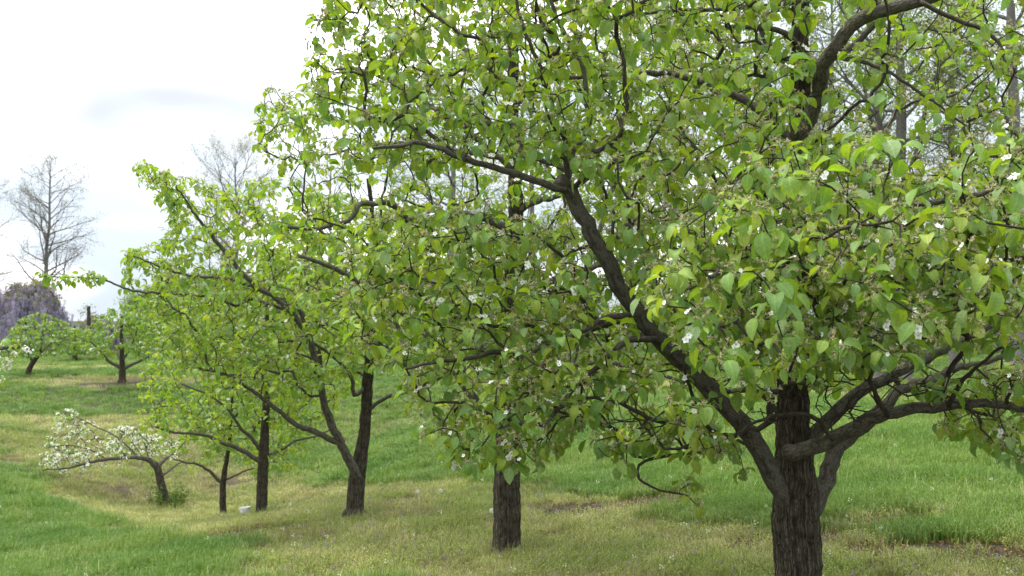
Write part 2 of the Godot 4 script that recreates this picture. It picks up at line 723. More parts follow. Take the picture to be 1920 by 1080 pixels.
	for k in range(first_free, n):
		var p := npar[k]
		if p >= first_free and main[p] == k:
			continue
		var cp := PackedVector3Array([np[p]])
		var cr := PackedFloat32Array([minf(rad[k] * 1.15, nfix[p] if p < first_free else rad[p])])
		var q := k
		while q >= 0:
			cp.append(np[q])
			cr.append(rad[q])
			q = main[q]
		if rad[k] > s.get("part_from", 0.0075) and cp.size() > 5:
			var bb := Buf.new()
			tube(bb, cp, cr, 8)
			mi(bb.mesh(), M.twig, "branch", root)
		else:
			tube(twigs, cp, cr, s.get("twig_sides", 5))
	var tw := mi(twigs.mesh(), M.twig, "twigs", root)
	stuff(tw)
	# --- leaves in rosettes at the spurs, flowers among them
	var leaves := []
	var umbels := []
	var blooms := []
	for t in tips:
		var p: Vector3 = np[t[0]]
		var nl: int = rng.randi_range(s.leaves[0], s.leaves[1])
		var young := rng.randf()
		for k in nl:
			var az := TAU * (k * 0.382 + rng.randf() * 0.25) + young * 7.0
			var el := rng.randf_range(-0.25, 0.95)
			var d: Vector3 = (Vector3(cos(az) * cos(el), sin(el), sin(az) * cos(el)) + t[1] * 0.35).normalized()
			var up := (Vector3.UP + Vector3(rng.randfn(), 0, rng.randfn()) * 0.35)
			var z := (up - d * up.dot(d)).normalized()
			var x := d.cross(z)
			var sc: float = s.leaf * t[2] * rng.randf_range(0.45, 1.3) * (0.85 + 0.25 * young)
			var at: Vector3 = p + t[1] * rng.randf_range(-0.03, 0.01)
			var ti := clampi(int(young * 4.2 + rng.randfn() * 1.0), 0, 4)
			if rng.randf() < 0.12:
				ti = 5
			leaves.append([Transform3D(Basis(x * sc, d * sc, z * sc), at), rng.randi() % LEAF.size(), ti])
		if rng.randf() < s.umbel:
			var ty: Vector3 = (t[1] + Vector3.UP * 0.6).normalized()
			var tx := ty.cross(Vector3(rng.randfn(), 0.2, rng.randfn())).normalized()
			var e := [Transform3D(Basis(tx, ty, tx.cross(ty)) * rng.randf_range(0.8, 1.2) * s.get("umbel_size", 1.15), p), rng.randi() % 3]
			if rng.randf() < s.bloom:
				blooms.append(e)
			else:
				umbels.append(e)
	for e in s.get("extra_bloom", []):
		var q := P(e[0], e[1], e[2]) - base
		blooms.append([Transform3D(Basis(Vector3(0, 1, 0), rng.randf() * 6.0).rotated(Vector3(1, 0, 0), 0.9) * s.get("extra_size", 1.35), q), rng.randi() % 3])
	var score := func(e):
		var w: Vector3 = to_px(e[0].origin + base)
		var inside := w.x > -20 and w.x < 1940 and w.y > -20 and w.y < 1100
		return (e[0].basis.x.length() / w.z) if inside else 0.0
	var ranked := []
	for k in leaves.size():
		ranked.append([score.call(leaves[k]), k])
	ranked.sort_custom(func(a, b): return a[0] > b[0])
	var single: int = mini(s.get("single", 300), ranked.size())
	for k in single:
		var e: Array = leaves[ranked[k][1]]
		var o := mi(LEAF[e[1]], TINT_MAT[e[2]], "leaf", root)
		o.transform = e[0]
	for v in LEAF.size():
		var wh := []
		var ct := []
		for k in range(single, ranked.size()):
			var e: Array = leaves[ranked[k][1]]
			if e[1] == v:
				wh.append(e[0])
				var j := rng.randf_range(0.88, 1.1)
				ct.append(TINT[e[2]] * j * s.get("hue", Color.WHITE))
		if wh.size() > 0:
			copies(LEAF[v], M.leaf, wh, ct, "foliage", root)
	var bloom_set: Array = M.full_blooms if s.get("full", false) else M.blooms
	for v in 3:
		var wu := []
		var wb := []
		for e in umbels:
			if e[1] == v:
				wu.append(e[0])
		for e in blooms:
			if e[1] == v:
				wb.append(e[0])
		if s.get("single", 300) > 0:
			for k in mini(90, wu.size()):
				mi(M.umbels[v], M.flower, "spent_flower_cluster", root).transform = wu[k]
			wu = wu.slice(90)
			for k in mini(60, wb.size()):
				mi(bloom_set[v], M.flower, "blossom", root).transform = wb[k]
			wb = wb.slice(60)
		if wu.size() > 0:
			copies(M.umbels[v], M.flower, wu, [], "spent_flowers", root)
		if wb.size() > 0:
			copies(bloom_set[v], M.flower, wb, [], "blossoms", root)
	return root

# ------------------------------------------------------------------ woodland trees, bare or coming into leaf
func grow(b: Buf, tips: Array, rng: RandomNumberGenerator, p: Vector3, d: Vector3, len: float, r: float, level: int, up: float, splay: float) -> void:
	var segs := 5 if level > 1 else 3
	var pts := PackedVector3Array([p])
	var rr := PackedFloat32Array([r])
	var q := p
	var dir := d
	for k in segs:
		dir = (dir + Vector3(rng.randfn(), rng.randfn() * 0.6 + up, rng.randfn()) * 0.2).normalized()
		q += dir * len / segs
		pts.append(q)
		rr.append(maxf(0.0025, r * (1.0 - 0.75 * (k + 1.0) / segs)))
	tube(b, pts, rr, 5 if level > 1 else 3)
	if level == 0:
		tips.append([q, dir])
		tips.append([pts[2], dir])
		return
	var kids := 7 if level > 1 else 6
	for k in kids:
		var f := 0.2 + 0.8 * (k + rng.randf()) / kids
		var i := clampi(int(f * segs), 0, segs - 1)
		var at := pts[i].lerp(pts[i + 1], clampf(f * segs - i, 0, 1))
		var t := (pts[i + 1] - pts[i]).normalized()
		var side := t.cross(Vector3(rng.randfn(), rng.randfn(), rng.randfn())).normalized()
		var nd := (t + side * rng.randf_range(0.6, 1.1) * splay).normalized()
		grow(b, tips, rng, at, nd, len * rng.randf_range(0.38, 0.6) * (1.15 - 0.5 * f), maxf(0.003, rr[i] * 0.5), level - 1, up, splay)

func wood_tree(label: String, px: float, d: float, s: Dictionary, called := "woodland_tree", group := "trees beyond the orchard") -> Node3D:
	var rng := RandomNumberGenerator.new()
	rng.seed = s.seed
	var base := P(px, HORIZON, d)
	base.y = H(base.x, base.z) - 0.02
	var root := thing(called, label, "tree", base, group)
	var h: float = s.height
	var pts := []
	var q := Vector3(0, -0.2, 0)
	var segs := 9
	for k in segs + 1:
		pts.append([q, s.r * (1.15 if k == 0 else 1.0) * pow(1.0 - 0.94 * k / segs, 0.8)])
		q += Vector3(rng.randfn() * 0.025 * h / segs * s.get("wob", 1.5), h / segs, rng.randfn() * 0.025 * h / segs * s.get("wob", 1.5))
	var sp := spline(pts, 0.25, rng, 0.004)
	var tb := Buf.new()
	tube(tb, sp[0], sp[1], 14, 0.006, true)
	renormal(tb)
	mi(tb.mesh(), M.far_bark, "trunk", root)
	var tips := []
	var nb: int = s.branches
	var shared := Buf.new()
	for k in nb:
		var f: float = lerpf(s.from, 0.98, pow((k + rng.randf()) / nb, 0.9))
		var i := clampi(int(f * (sp[0].size() - 1)), 0, sp[0].size() - 2)
		var az := k * 2.4 + rng.randfn() * 0.3
		var el: float = s.rise + rng.randfn() * 0.15
		var dir := Vector3(cos(az) * cos(el), sin(el), sin(az) * cos(el))
		var reach: float = s.spread * (1.0 - s.taper * pow((f - s.from) / (1.0 - s.from), 1.3)) * rng.randf_range(0.75, 1.15)
		var bb := Buf.new()
		grow(bb, tips, rng, sp[0][i], dir, reach, minf(sp[1][i] * 0.55, 0.012 + reach * 0.014), 2, s.get("up", 0.25), s.get("splay", 0.9))
		mi(bb.mesh(), M.far_bark, "branch", root)
	if s.get("leafy", 0) > 0:
		var wh := []
		var ct := []
		for t in tips:
			for k in s.leafy:
				var sc: float = s.leaf * rng.randf_range(0.6, 1.3)
				var o: Vector3 = t[0] + Vector3(rng.randfn(), rng.randfn(), rng.randfn()) * s.get("fluff", 0.08)
				wh.append(Transform3D(Basis(Vector3(rng.randfn(), rng.randfn(), rng.randfn()).normalized(), rng.randf() * TAU) * sc, o))
				ct.append((s.tint as Color) * rng.randf_range(0.7, 1.25))
		copies(M.sprig, M.small_leaf, wh, ct, "foliage", root)
	return root

func sprig_mesh() -> ArrayMesh:
	# a sprig of small pointed leaves, unit size
	var rng := RandomNumberGenerator.new()
	rng.seed = 77
	var st := SurfaceTool.new()
	st.begin(Mesh.PRIMITIVE_TRIANGLES)
	st.set_smooth_group(-1)
	for k in 6:
		var o := Vector3(rng.randf_range(-0.6, 0.6), rng.randf_range(-0.6, 0.6), rng.randf_range(-0.6, 0.6))
		var d := Vector3(rng.randfn(), rng.randfn(), rng.randfn()).normalized() * 0.55
		var s := d.cross(Vector3(rng.randfn(), rng.randfn(), rng.randfn())).normalized() * 0.2
		var c := Color(1, 1, 1) * rng.randf_range(0.8, 1.1)
		for q in [o, o + d * 0.45 + s, o + d, o, o + d, o + d * 0.45 - s]:
			st.set_color(c)
			st.add_vertex(q)
	st.generate_normals()
	return st.commit()

# ------------------------------------------------------------------ ground cover
func tuft_mesh(seed_: int, blades: int, hgt: float, wid: float, spread: float, lean: float) -> ArrayMesh:
	var rng := RandomNumberGenerator.new()
	rng.seed = seed_
	var st := SurfaceTool.new()
	st.begin(Mesh.PRIMITIVE_TRIANGLES)
	st.set_smooth_group(-1)
	for k in blades:
		var a := rng.randf() * TAU
		var o := Vector3(cos(a), 0, sin(a)) * spread * sqrt(rng.randf())
		var b := rng.randf() * TAU
		var out := Vector3(cos(b), 0, sin(b))
		var side := Vector3(-out.z, 0, out.x) * wid * rng.randf_range(0.6, 1.2)
		var h := hgt * rng.randf_range(0.45, 1.15)
		var ln := lean * rng.randf_range(0.2, 1.4)
		var p0 := o - Vector3(0, 0.01, 0)
		var p1 := o + Vector3(0, h * 0.45, 0) + out * h * ln * 0.15
		var p2 := o + Vector3(0, h * (0.8 - 0.15 * ln), 0) + out * h * ln * 0.45
		var p3 := o + Vector3(0, h * (1.0 - 0.4 * ln), 0) + out * h * ln * 0.9
		var c := Color(1, 1, 1) * rng.randf_range(0.75, 1.2)
		if rng.randf() < 0.1:
			c = Color(1.0, 0.85, 0.95)
		for q in [p0 - side, p1 - side, p0 + side, p0 + side, p1 - side, p1 + side, p1 - side, p2 - side * 0.7, p1 + side, p1 + side, p2 - side * 0.7, p2 + side * 0.7, p2 - side * 0.7, p3, p2 + side * 0.7]:
			st.set_color(c)
			st.add_vertex(q)
	st.generate_normals()
	return st.commit()

func weed_mesh(seed_: int, stems: int, hgt: float, leaf: float) -> ArrayMesh:
	var rng := RandomNumberGenerator.new()
	rng.seed = seed_
	var st := SurfaceTool.new()
	st.begin(Mesh.PRIMITIVE_TRIANGLES)
	st.set_smooth_group(-1)
	for k in stems:
		var a := rng.randf() * TAU
		var o := Vector3(cos(a), 0, sin(a)) * 0.05 * sqrt(rng.randf())
		var tip := o * 1.6 + Vector3(rng.randfn() * 0.01, hgt * rng.randf_range(0.4, 1.1), rng.randfn() * 0.01)
		quad_ribbon(st, o, tip, 0.0012, Color(0.9, 0.8, 0.8))
		for j in 6:
			var f := 0.25 + 0.75 * j / 5.0
			var at := o.lerp(tip, f)
			var b := j * 2.2 + rng.randf()
			var d := Vector3(cos(b), rng.randf_range(-0.2, 0.6), sin(b)) * leaf * rng.randf_range(0.6, 1.1)
			var s := d.cross(Vector3.UP).normalized() * leaf * 0.36
			var c := Color(1, 1, 1) * rng.randf_range(0.75, 1.25)
			for q in [at, at + d * 0.5 + s, at + d, at, at + d, at + d * 0.5 - s]:
				st.set_color(c)
				st.add_vertex(q)
	st.generate_normals()
	return st.commit()

var row := PackedVector2Array()
var edge := FastNoiseLite.new()
var blotch := FastNoiseLite.new()
var patches := []

# 0 = lush mown-later grass, 1 = the dry strip under the trees
func dry_at(x: float, z: float) -> float:
	var p := Vector2(x, z)
	var best := 1e9
	for k in row.size() - 1:
		best = minf(best, p.distance_to(Geometry2D.get_closest_point_to_segment(p, row[k], row[k + 1])))
	var w := 1.55 + edge.get_noise_2d(x, z) * 0.75 + clampf((-z - 9.0) * 0.05, 0.0, 0.5)
	var v := smoothstep(w + 0.25, w - 0.3, best)
	for q in patches:
		var e := Vector2((x - q[0]) / q[2], (z - q[1]) / q[3]).length() + edge.get_noise_2d(x * 1.7, z * 1.7) * 0.5
		v = maxf(v, smoothstep(1.1, 0.6, e) * minf(q[4], 1.0))
	return v

# bare soil, mulch and litter
func soil_at(x: float, z: float, dry: float) -> float:
	var v := smoothstep(0.3, 0.52, blotch.get_noise_2d(x * 2.3 + 40.0, z * 2.3)) * dry
	for q in patches:
		if q[4] > 1.5:
			var e := Vector2((x - q[0]) / q[2], (z - q[1]) / q[3]).length() + edge.get_noise_2d(x * 2.5, z * 2.5) * 0.8
			v = maxf(v, smoothstep(1.0, 0.5, e))
	return v

func make_ground() -> void:
	var xs := []
	var x := -13.0
	while x < 13.0:
		xs.append(x)
		x += 0.2
	var g := 0.25
	while x < 700.0:
		xs.append(x)
		xs.push_front(-x)
		x += g
		g *= 1.12
	var zs := []
	var z := 1.0
	g = 0.3
	while z < 60.0:
		zs.push_front(z)
		z += g
		g *= 1.3
	z = 0.8
	while z > -30.0:
		zs.append(z)
		z -= 0.2
	g = 0.25
	while z > -700.0:
		zs.append(z)
		z -= g
		g *= 1.08
	var b := Buf.new()
	for zz in zs:
		for xx in xs:
			var h := H(xx, zz)
			var e := 0.3
			b.v.append(Vector3(xx, h, zz))
			b.n.append(Vector3(H(xx - e, zz) - H(xx + e, zz), 2.0 * e, H(xx, zz - e) - H(xx, zz + e)).normalized())
			b.uv.append(Vector2(xx, zz))
			var dry := dry_at(xx, zz)
			var bl := blotch.get_noise_2d(xx, zz)
			var c := Color(0.11, 0.165, 0.045).lerp(Color(0.45, 0.4, 0.23), clampf(dry + bl * 0.25, 0.0, 1.0))
			c = c.lerp(Color(0.13, 0.098, 0.068), soil_at(xx, zz, dry) * 0.9)
			b.c.append(c)
	var w := xs.size()
	for k in zs.size() - 1:
		for j in w - 1:
			var q := k * w + j
			b.i.append_array([q, q + w, q + 1, q + 1, q + w, q + w + 1])
	var o := mi(b.mesh(), M.ground, "ground", self)
	o.set_meta("kind", "structure")
	o.set_meta("label", "gently dipping orchard ground under the grass")

func make_grass() -> void:
	var rng := RandomNumberGenerator.new()
	rng.seed = 404
	var tall := []
	var short := []
	var weeds := []
	for k in 3:
		tall.append([tuft_mesh(50 + k, 18, 0.135, 0.0024, 0.065, 0.75), [], []])
		short.append([tuft_mesh(60 + k, 16, 0.075, 0.0016, 0.07, 0.8), [], []])
		weeds.append([weed_mesh(70 + k, 7, 0.06, 0.012), [], []])
	var stalk := [tuft_mesh(90, 6, 0.24, 0.0016, 0.05, 0.75), [], []]
	var lilac := [[], []]
	var white := [[], []]
	var dead := [[], []]
	var bands := [[4.0, 8.0, 26000], [8.0, 13.0, 34000], [13.0, 20.0, 34000], [20.0, 32.0, 26000], [32.0, 48.0, 14000]]
	for bd in bands:
		for k in bd[2]:
			var d := sqrt(rng.randf_range(bd[0] * bd[0], bd[1] * bd[1]))
			var px := rng.randf_range(-420, 2340)
			var x := (px - 960.0) / FL * d
			var z := -d
			var at := Vector3(x, H(x, z), z)
			var dry := clampf(dry_at(x, z) + rng.randfn() * 0.12, 0.0, 1.0)
			var bl := blotch.get_noise_2d(x, z)
			var bl2 := blotch.get_noise_2d(x * 3.1 + 9.0, z * 3.1)
			var far: float = 1.0 + clampf((d - 10.0) * 0.045, 0.0, 1.6)
			var basis := Basis(Vector3.UP, rng.randf() * TAU)
			var green := Color(0.11, 0.215, 0.043).lerp(Color(0.18, 0.275, 0.062), clampf(0.5 + bl * 1.2, 0.0, 1.0))
			var straw := Color(0.6, 0.54, 0.31).lerp(Color(0.44, 0.46, 0.19), clampf(0.5 + bl2 * 1.5, 0.0, 1.0))
			straw = straw.lerp(Color(0.3, 0.24, 0.14), clampf(edge.get_noise_2d(x * 2.2 + 5.0, z * 2.2) * 2.2, 0.0, 0.7))
			straw = straw.lerp(Color(0.27, 0.36, 0.09), clampf(blotch.get_noise_2d(x * 1.6 - 30.0, z * 1.6) * 2.0, 0.0, 0.7))
			if dry < 0.5:
				var s := (0.7 + 0.6 * bl2 + rng.randf() * 0.6)
				var e: Array = tall[rng.randi() % 3]
				var hs := maxf(0.35, s) * (1.0 if d < 14.0 else 0.75)
				e[1].append(Transform3D(basis.scaled(Vector3(far, hs, far)), at))
				e[2].append(green.lerp(straw, dry * 0.6) * rng.randf_range(0.8, 1.15))
				if rng.randf() < 0.025 + 0.05 * maxf(0.0, bl):
					stalk[1].append(Transform3D(basis.scaled(Vector3.ONE * rng.randf_range(0.6, 1.1)), at))
					stalk[2].append(Color(0.36, 0.4, 0.16).lerp(Color(0.5, 0.46, 0.26), rng.randf()))
			else:
				var bare := soil_at(x, z, dry)
				if rng.randf() < bare * 0.95:
					if rng.randf() < 0.5 and d < 14.0:
						dead[0].append(Transform3D(Basis(Vector3(rng.randfn() * 0.4, 1, rng.randfn() * 0.4).normalized(), rng.randf() * TAU) * rng.randf_range(0.02, 0.045), at + Vector3(0, 0.012, 0)))
						dead[1].append(Color(0.2, 0.12, 0.06) * rng.randf_range(0.6, 1.5))
					continue
				var r := rng.randf()
				if r < 0.38 + bl * 0.3 and d < 18.0:
					var e: Array = weeds[rng.randi() % 3]
					e[1].append(Transform3D(basis.scaled(Vector3.ONE * far * rng.randf_range(0.7, 1.3)), at))
					e[2].append(Color(0.3, 0.36, 0.09).lerp(straw, rng.randf() * 0.5) * rng.randf_range(0.75, 1.2))
				else:
					var e: Array = short[rng.randi() % 3]
					var s := rng.randf_range(0.6, 1.35)
					e[1].append(Transform3D(basis.scaled(Vector3(far, s, far)), at))
					e[2].append(straw.lerp(green * 1.15, clampf((1.0 - dry) * 1.2 + rng.randfn() * 0.25, 0.0, 1.0)) * rng.randf_range(0.75, 1.15))
				if d < 13.0 and rng.randf() < 0.05 + 0.15 * maxf(bl2, 0.0):
					lilac[0].append(Transform3D(basis * rng.randf_range(0.7, 1.3), at + Vector3(0, rng.randf_range(0.03, 0.07), 0)))
					lilac[1].append(Color(0.36, 0.27, 0.42) * rng.randf_range(0.8, 1.2))
			if d < 16.0 and rng.randf() < 0.003:
				white[0].append(Transform3D(basis * rng.randf_range(0.7, 1.4), at + Vector3(0, rng.randf_range(0.05, 0.14), 0)))
				white[1].append(Color(0.75, 0.76, 0.72))
	# longer tufts left round the foot of each trunk, where no mower reaches
	for f in row:
		for k in 70:
			var a := rng.randf() * TAU
			var o := f + Vector2(cos(a), sin(a)) * rng.randf_range(0.1, 0.3)
			var e: Array = tall[rng.randi() % 3]
			e[1].append(Transform3D(Basis(Vector3.UP, rng.randf() * TAU).scaled(Vector3(0.7, rng.randf_range(0.5, 1.1), 0.7)), Vector3(o.x, H(o.x, o.y), o.y)))
			e[2].append(Color(0.2, 0.26, 0.08).lerp(Color(0.42, 0.38, 0.2), rng.randf() * 0.8))
	for e in tall:
		label(copies(e[0], M.grass, e[1], e[2], "grass", self), "tall lush green grass on either side of the tree row", "grass")
	label(copies(stalk[0], M.grass, stalk[1], stalk[2], "grass_stalks", self), "pale grass stalks standing above the green grass", "grass")
	for e in short:
		label(copies(e[0], M.grass, e[1], e[2], "dry_grass", self), "short straw coloured grass in the strip under the trees", "grass")
	for e in weeds:
		label(copies(e[0], M.grass, e[1], e[2], "weeds", self), "low yellow green weeds in the dry strip under the trees", "weeds")
	var st := SurfaceTool.new()
	st.begin(Mesh.PRIMITIVE_TRIANGLES)
	st.set_smooth_group(-1)
	for k in 5:
		blob(st, Vector3(rng.randf_range(-0.012, 0.012), rng.randf_range(-0.012, 0.012), rng.randf_range(-0.012, 0.012)), rng.randf_range(0.003, 0.005), Color.WHITE)
	st.generate_normals()
	var speck := st.commit()
	label(copies(speck, M.grass, lilac[0], lilac[1], "wildflowers", self), "tiny lilac deadnettle flowers among the dry grass", "wildflowers")
	label(copies(speck, M.grass, white[0], white[1], "chickweed_flowers", self), "tiny white flowers scattered through the grass", "wildflowers")
	if dead[0].size() > 0:
		label(copies(M.sprig, M.grass, dead[0], dead[1], "fallen_leaves", self), "brown dead leaves lying on the bare patches", "leaves")

func label(o: Node, text: String, category: String) -> void:
	o.set_meta("label", text)
	o.set_meta("category", category)

# ------------------------------------------------------------------ sky
func make_sky() -> PanoramaSkyMaterial:
	var a := FastNoiseLite.new()
	a.seed = 14
	a.frequency = 1.5
	a.fractal_octaves = 5
	var w := 1024
	var h := 512
	var im := Image.create(w, h, false, Image.FORMAT_RGBF)
	for y in h:
		var el := PI * (0.5 - (y + 0.5) / h)
		for x in w:
			var az := TAU * (x + 0.5) / w
			var d := Vector3(cos(el) * sin(az), sin(el), cos(el) * cos(az))
			# a deck of cloud seen from below: far clouds crowd together near the horizon
			var q := d / maxf(0.22, d.y + 0.2) * 0.55
			var f := a.get_noise_3d(q.x * 1.1, q.y, q.z * 1.1)
			var e := a.get_noise_3d(q.x * 0.5 + 7.0, q.y + 3.0, q.z * 0.5)
			var cloud := smoothstep(-0.25, 0.2, f)
			var blue := Color(0.64, 0.72, 0.8)
			var white := Color(1.42, 1.43, 1.44)
			var grey := Color(0.50, 0.525, 0.57)
			var c := blue.lerp(white.lerp(grey, smoothstep(-0.08, 0.35, e)), cloud)
			c *= 0.46 * (1.0 + 2.0 * maxf(0.0, d.y))       # an overcast sky is up to three times brighter overhead
			im.set_pixel(x, y, c)
	var m := PanoramaSkyMaterial.new()
	m.panorama = ImageTexture.create_from_image(im)
	return m

func _ready() -> void:
	# ---------------- camera
	var pitch := atan((HORIZON - 540.0) / FL)
	var cam := Camera3D.new()
	cam.name = "camera"
	add_child(cam)
	c_fwd = Vector3(0, sin(pitch), -cos(pitch))
	c_up = Vector3(0, cos(pitch), sin(pitch))
	cam.transform = Transform3D(Basis(c_right, c_up, -c_fwd), eye)
	var att := CameraAttributesPhysical.new()
	att.frustum_focal_length = 42.2
	att.frustum_focus_distance = 4.3
	att.exposure_aperture = 7.0
	cam.attributes = att
	cam.fov = rad_to_deg(2.0 * atan(540.0 / FL))
	cam.near = 0.05
	cam.far = 2000.0
	cam.current = true
	# ---------------- sky, sun, exposure
	var we := WorldEnvironment.new()
	var env := Environment.new()
	env.background_mode = Environment.BG_SKY
	env.sky = Sky.new()
	env.sky.sky_material = make_sky()
	env.background_energy_multiplier = 1.0
	env.tonemap_mode = Environment.TONE_MAPPER_LINEAR
	env.tonemap_exposure = 2.7
	env.sdfgi_enabled = true
	env.ssao_enabled = true
	env.ssil_enabled = true
	we.environment = env
	add_child(we)
	var sun := DirectionalLight3D.new()
	sun.name = "sun"
	sun.light_energy = 0.5
	sun.light_angular_distance = 14.0
	sun.light_color = Color(1.0, 0.97, 0.9)
	sun.shadow_enabled = true
	add_child(sun)
	sun.look_at_from_position(Vector3(-6, 14, -3), Vector3.ZERO, Vector3.FORWARD)
	# ---------------- setting
	ridge.seed = 3
	ridge.frequency = 0.05
	ridge.fractal_octaves = 2
	knots.seed = 8
	knots.frequency = 1.0
	edge.seed = 21
	edge.frequency = 0.45
	edge.fractal_octaves = 3
	blotch.seed = 33
	blotch.frequency = 0.35
	blotch.fractal_octaves = 3
	make_heights()
	make_materials()
	M.sprig = sprig_mesh()
	for e in [[2400, 1500, 3.0], [1492, 1165, 4.5], [950, 1040, 7.0], [665, 966, 9.5], [490, 971, 12.0], [312, 956, 15.0]]:
		var p := P(e[0], e[1], e[2])
		row.append(Vector2(p.x, p.z))
	for e in [[200, 835, 2.2, 2.6, 1.0], [110, 800, 2.0, 1.2, 0.8], [220, 712, 3.2, 1.4, 0.9], [215, 722, 1.5, 0.7, 2.0], [1830, 1045, 1.0, 0.6, 2.0], [1130, 955, 1.0, 0.5, 2.0], [1650, 985, 0.8, 0.45, 2.0], [440, 1005, 0.6, 0.5, 2.0], [1250, 965, 0.4, 0.25, 2.0], [60, 690, 3.5, 1.2, 0.7], [700, 800, 2.0, 1.5, 0.45], [1150, 720, 4.0, 2.0, 0.8], [1750, 745, 4.0, 1.4, 2.0], [60, 870, 1.2, 1.0, 0.4]]:
		var p := ground_hit(e[0], e[1])
		patches.append([p.x, p.z, e[2], e[3], e[4]])
	make_ground()
	print("ground ", Time.get_ticks_msec())
	make_grass()
	print("grass ", Time.get_ticks_msec())
	# ---------------- trees
	var pet := Color(1.0, 0.95, 1.0)
	LEAF = [leaf_mesh(0.5, 0.9, 0.3, 0.15, 0.3, 0.5, pet), leaf_mesh(1.0, 0.9, 0.2, -0.3, 0.33, 0.6, pet), leaf_mesh(1.5, 0.5, 0.35, 0.3, 0.3, 0.55, pet), leaf_mesh(0.2, 1.7, 0.55, 0.3, 0.31, 0.5, pet), leaf_mesh(0.9, 1.3, 0.75, -0.3, 0.32, 0.45, pet), leaf_mesh(0.1, 0.8, 0.6, -0.5, 0.29, 0.5, pet), leaf_mesh(1.2, 1.6, 0.4, 0.7, 0.3, 0.5, pet)]
	M.umbels = [umbel_mesh(1, 7, 0.0, 0.034, 0.011), umbel_mesh(2, 8, 0.12, 0.036, 0.011), umbel_mesh(3, 6, 0.0, 0.03, 0.011)]
	M.full_blooms = [umbel_mesh(14, 7, 1.0, 0.03, 0.0125), umbel_mesh(15, 8, 0.9, 0.032, 0.0125), umbel_mesh(16, 6, 0.8, 0.03, 0.0125)]
	M.blooms = [umbel_mesh(4, 7, 0.6, 0.032, 0.007), umbel_mesh(5, 6, 0.7, 0.028, 0.0075), umbel_mesh(6, 7, 0.35, 0.034, 0.007)]
	build_pears()
	print("pears ", Time.get_ticks_msec())
	build_far()
	print("far ", Time.get_ticks_msec())
	build_small()

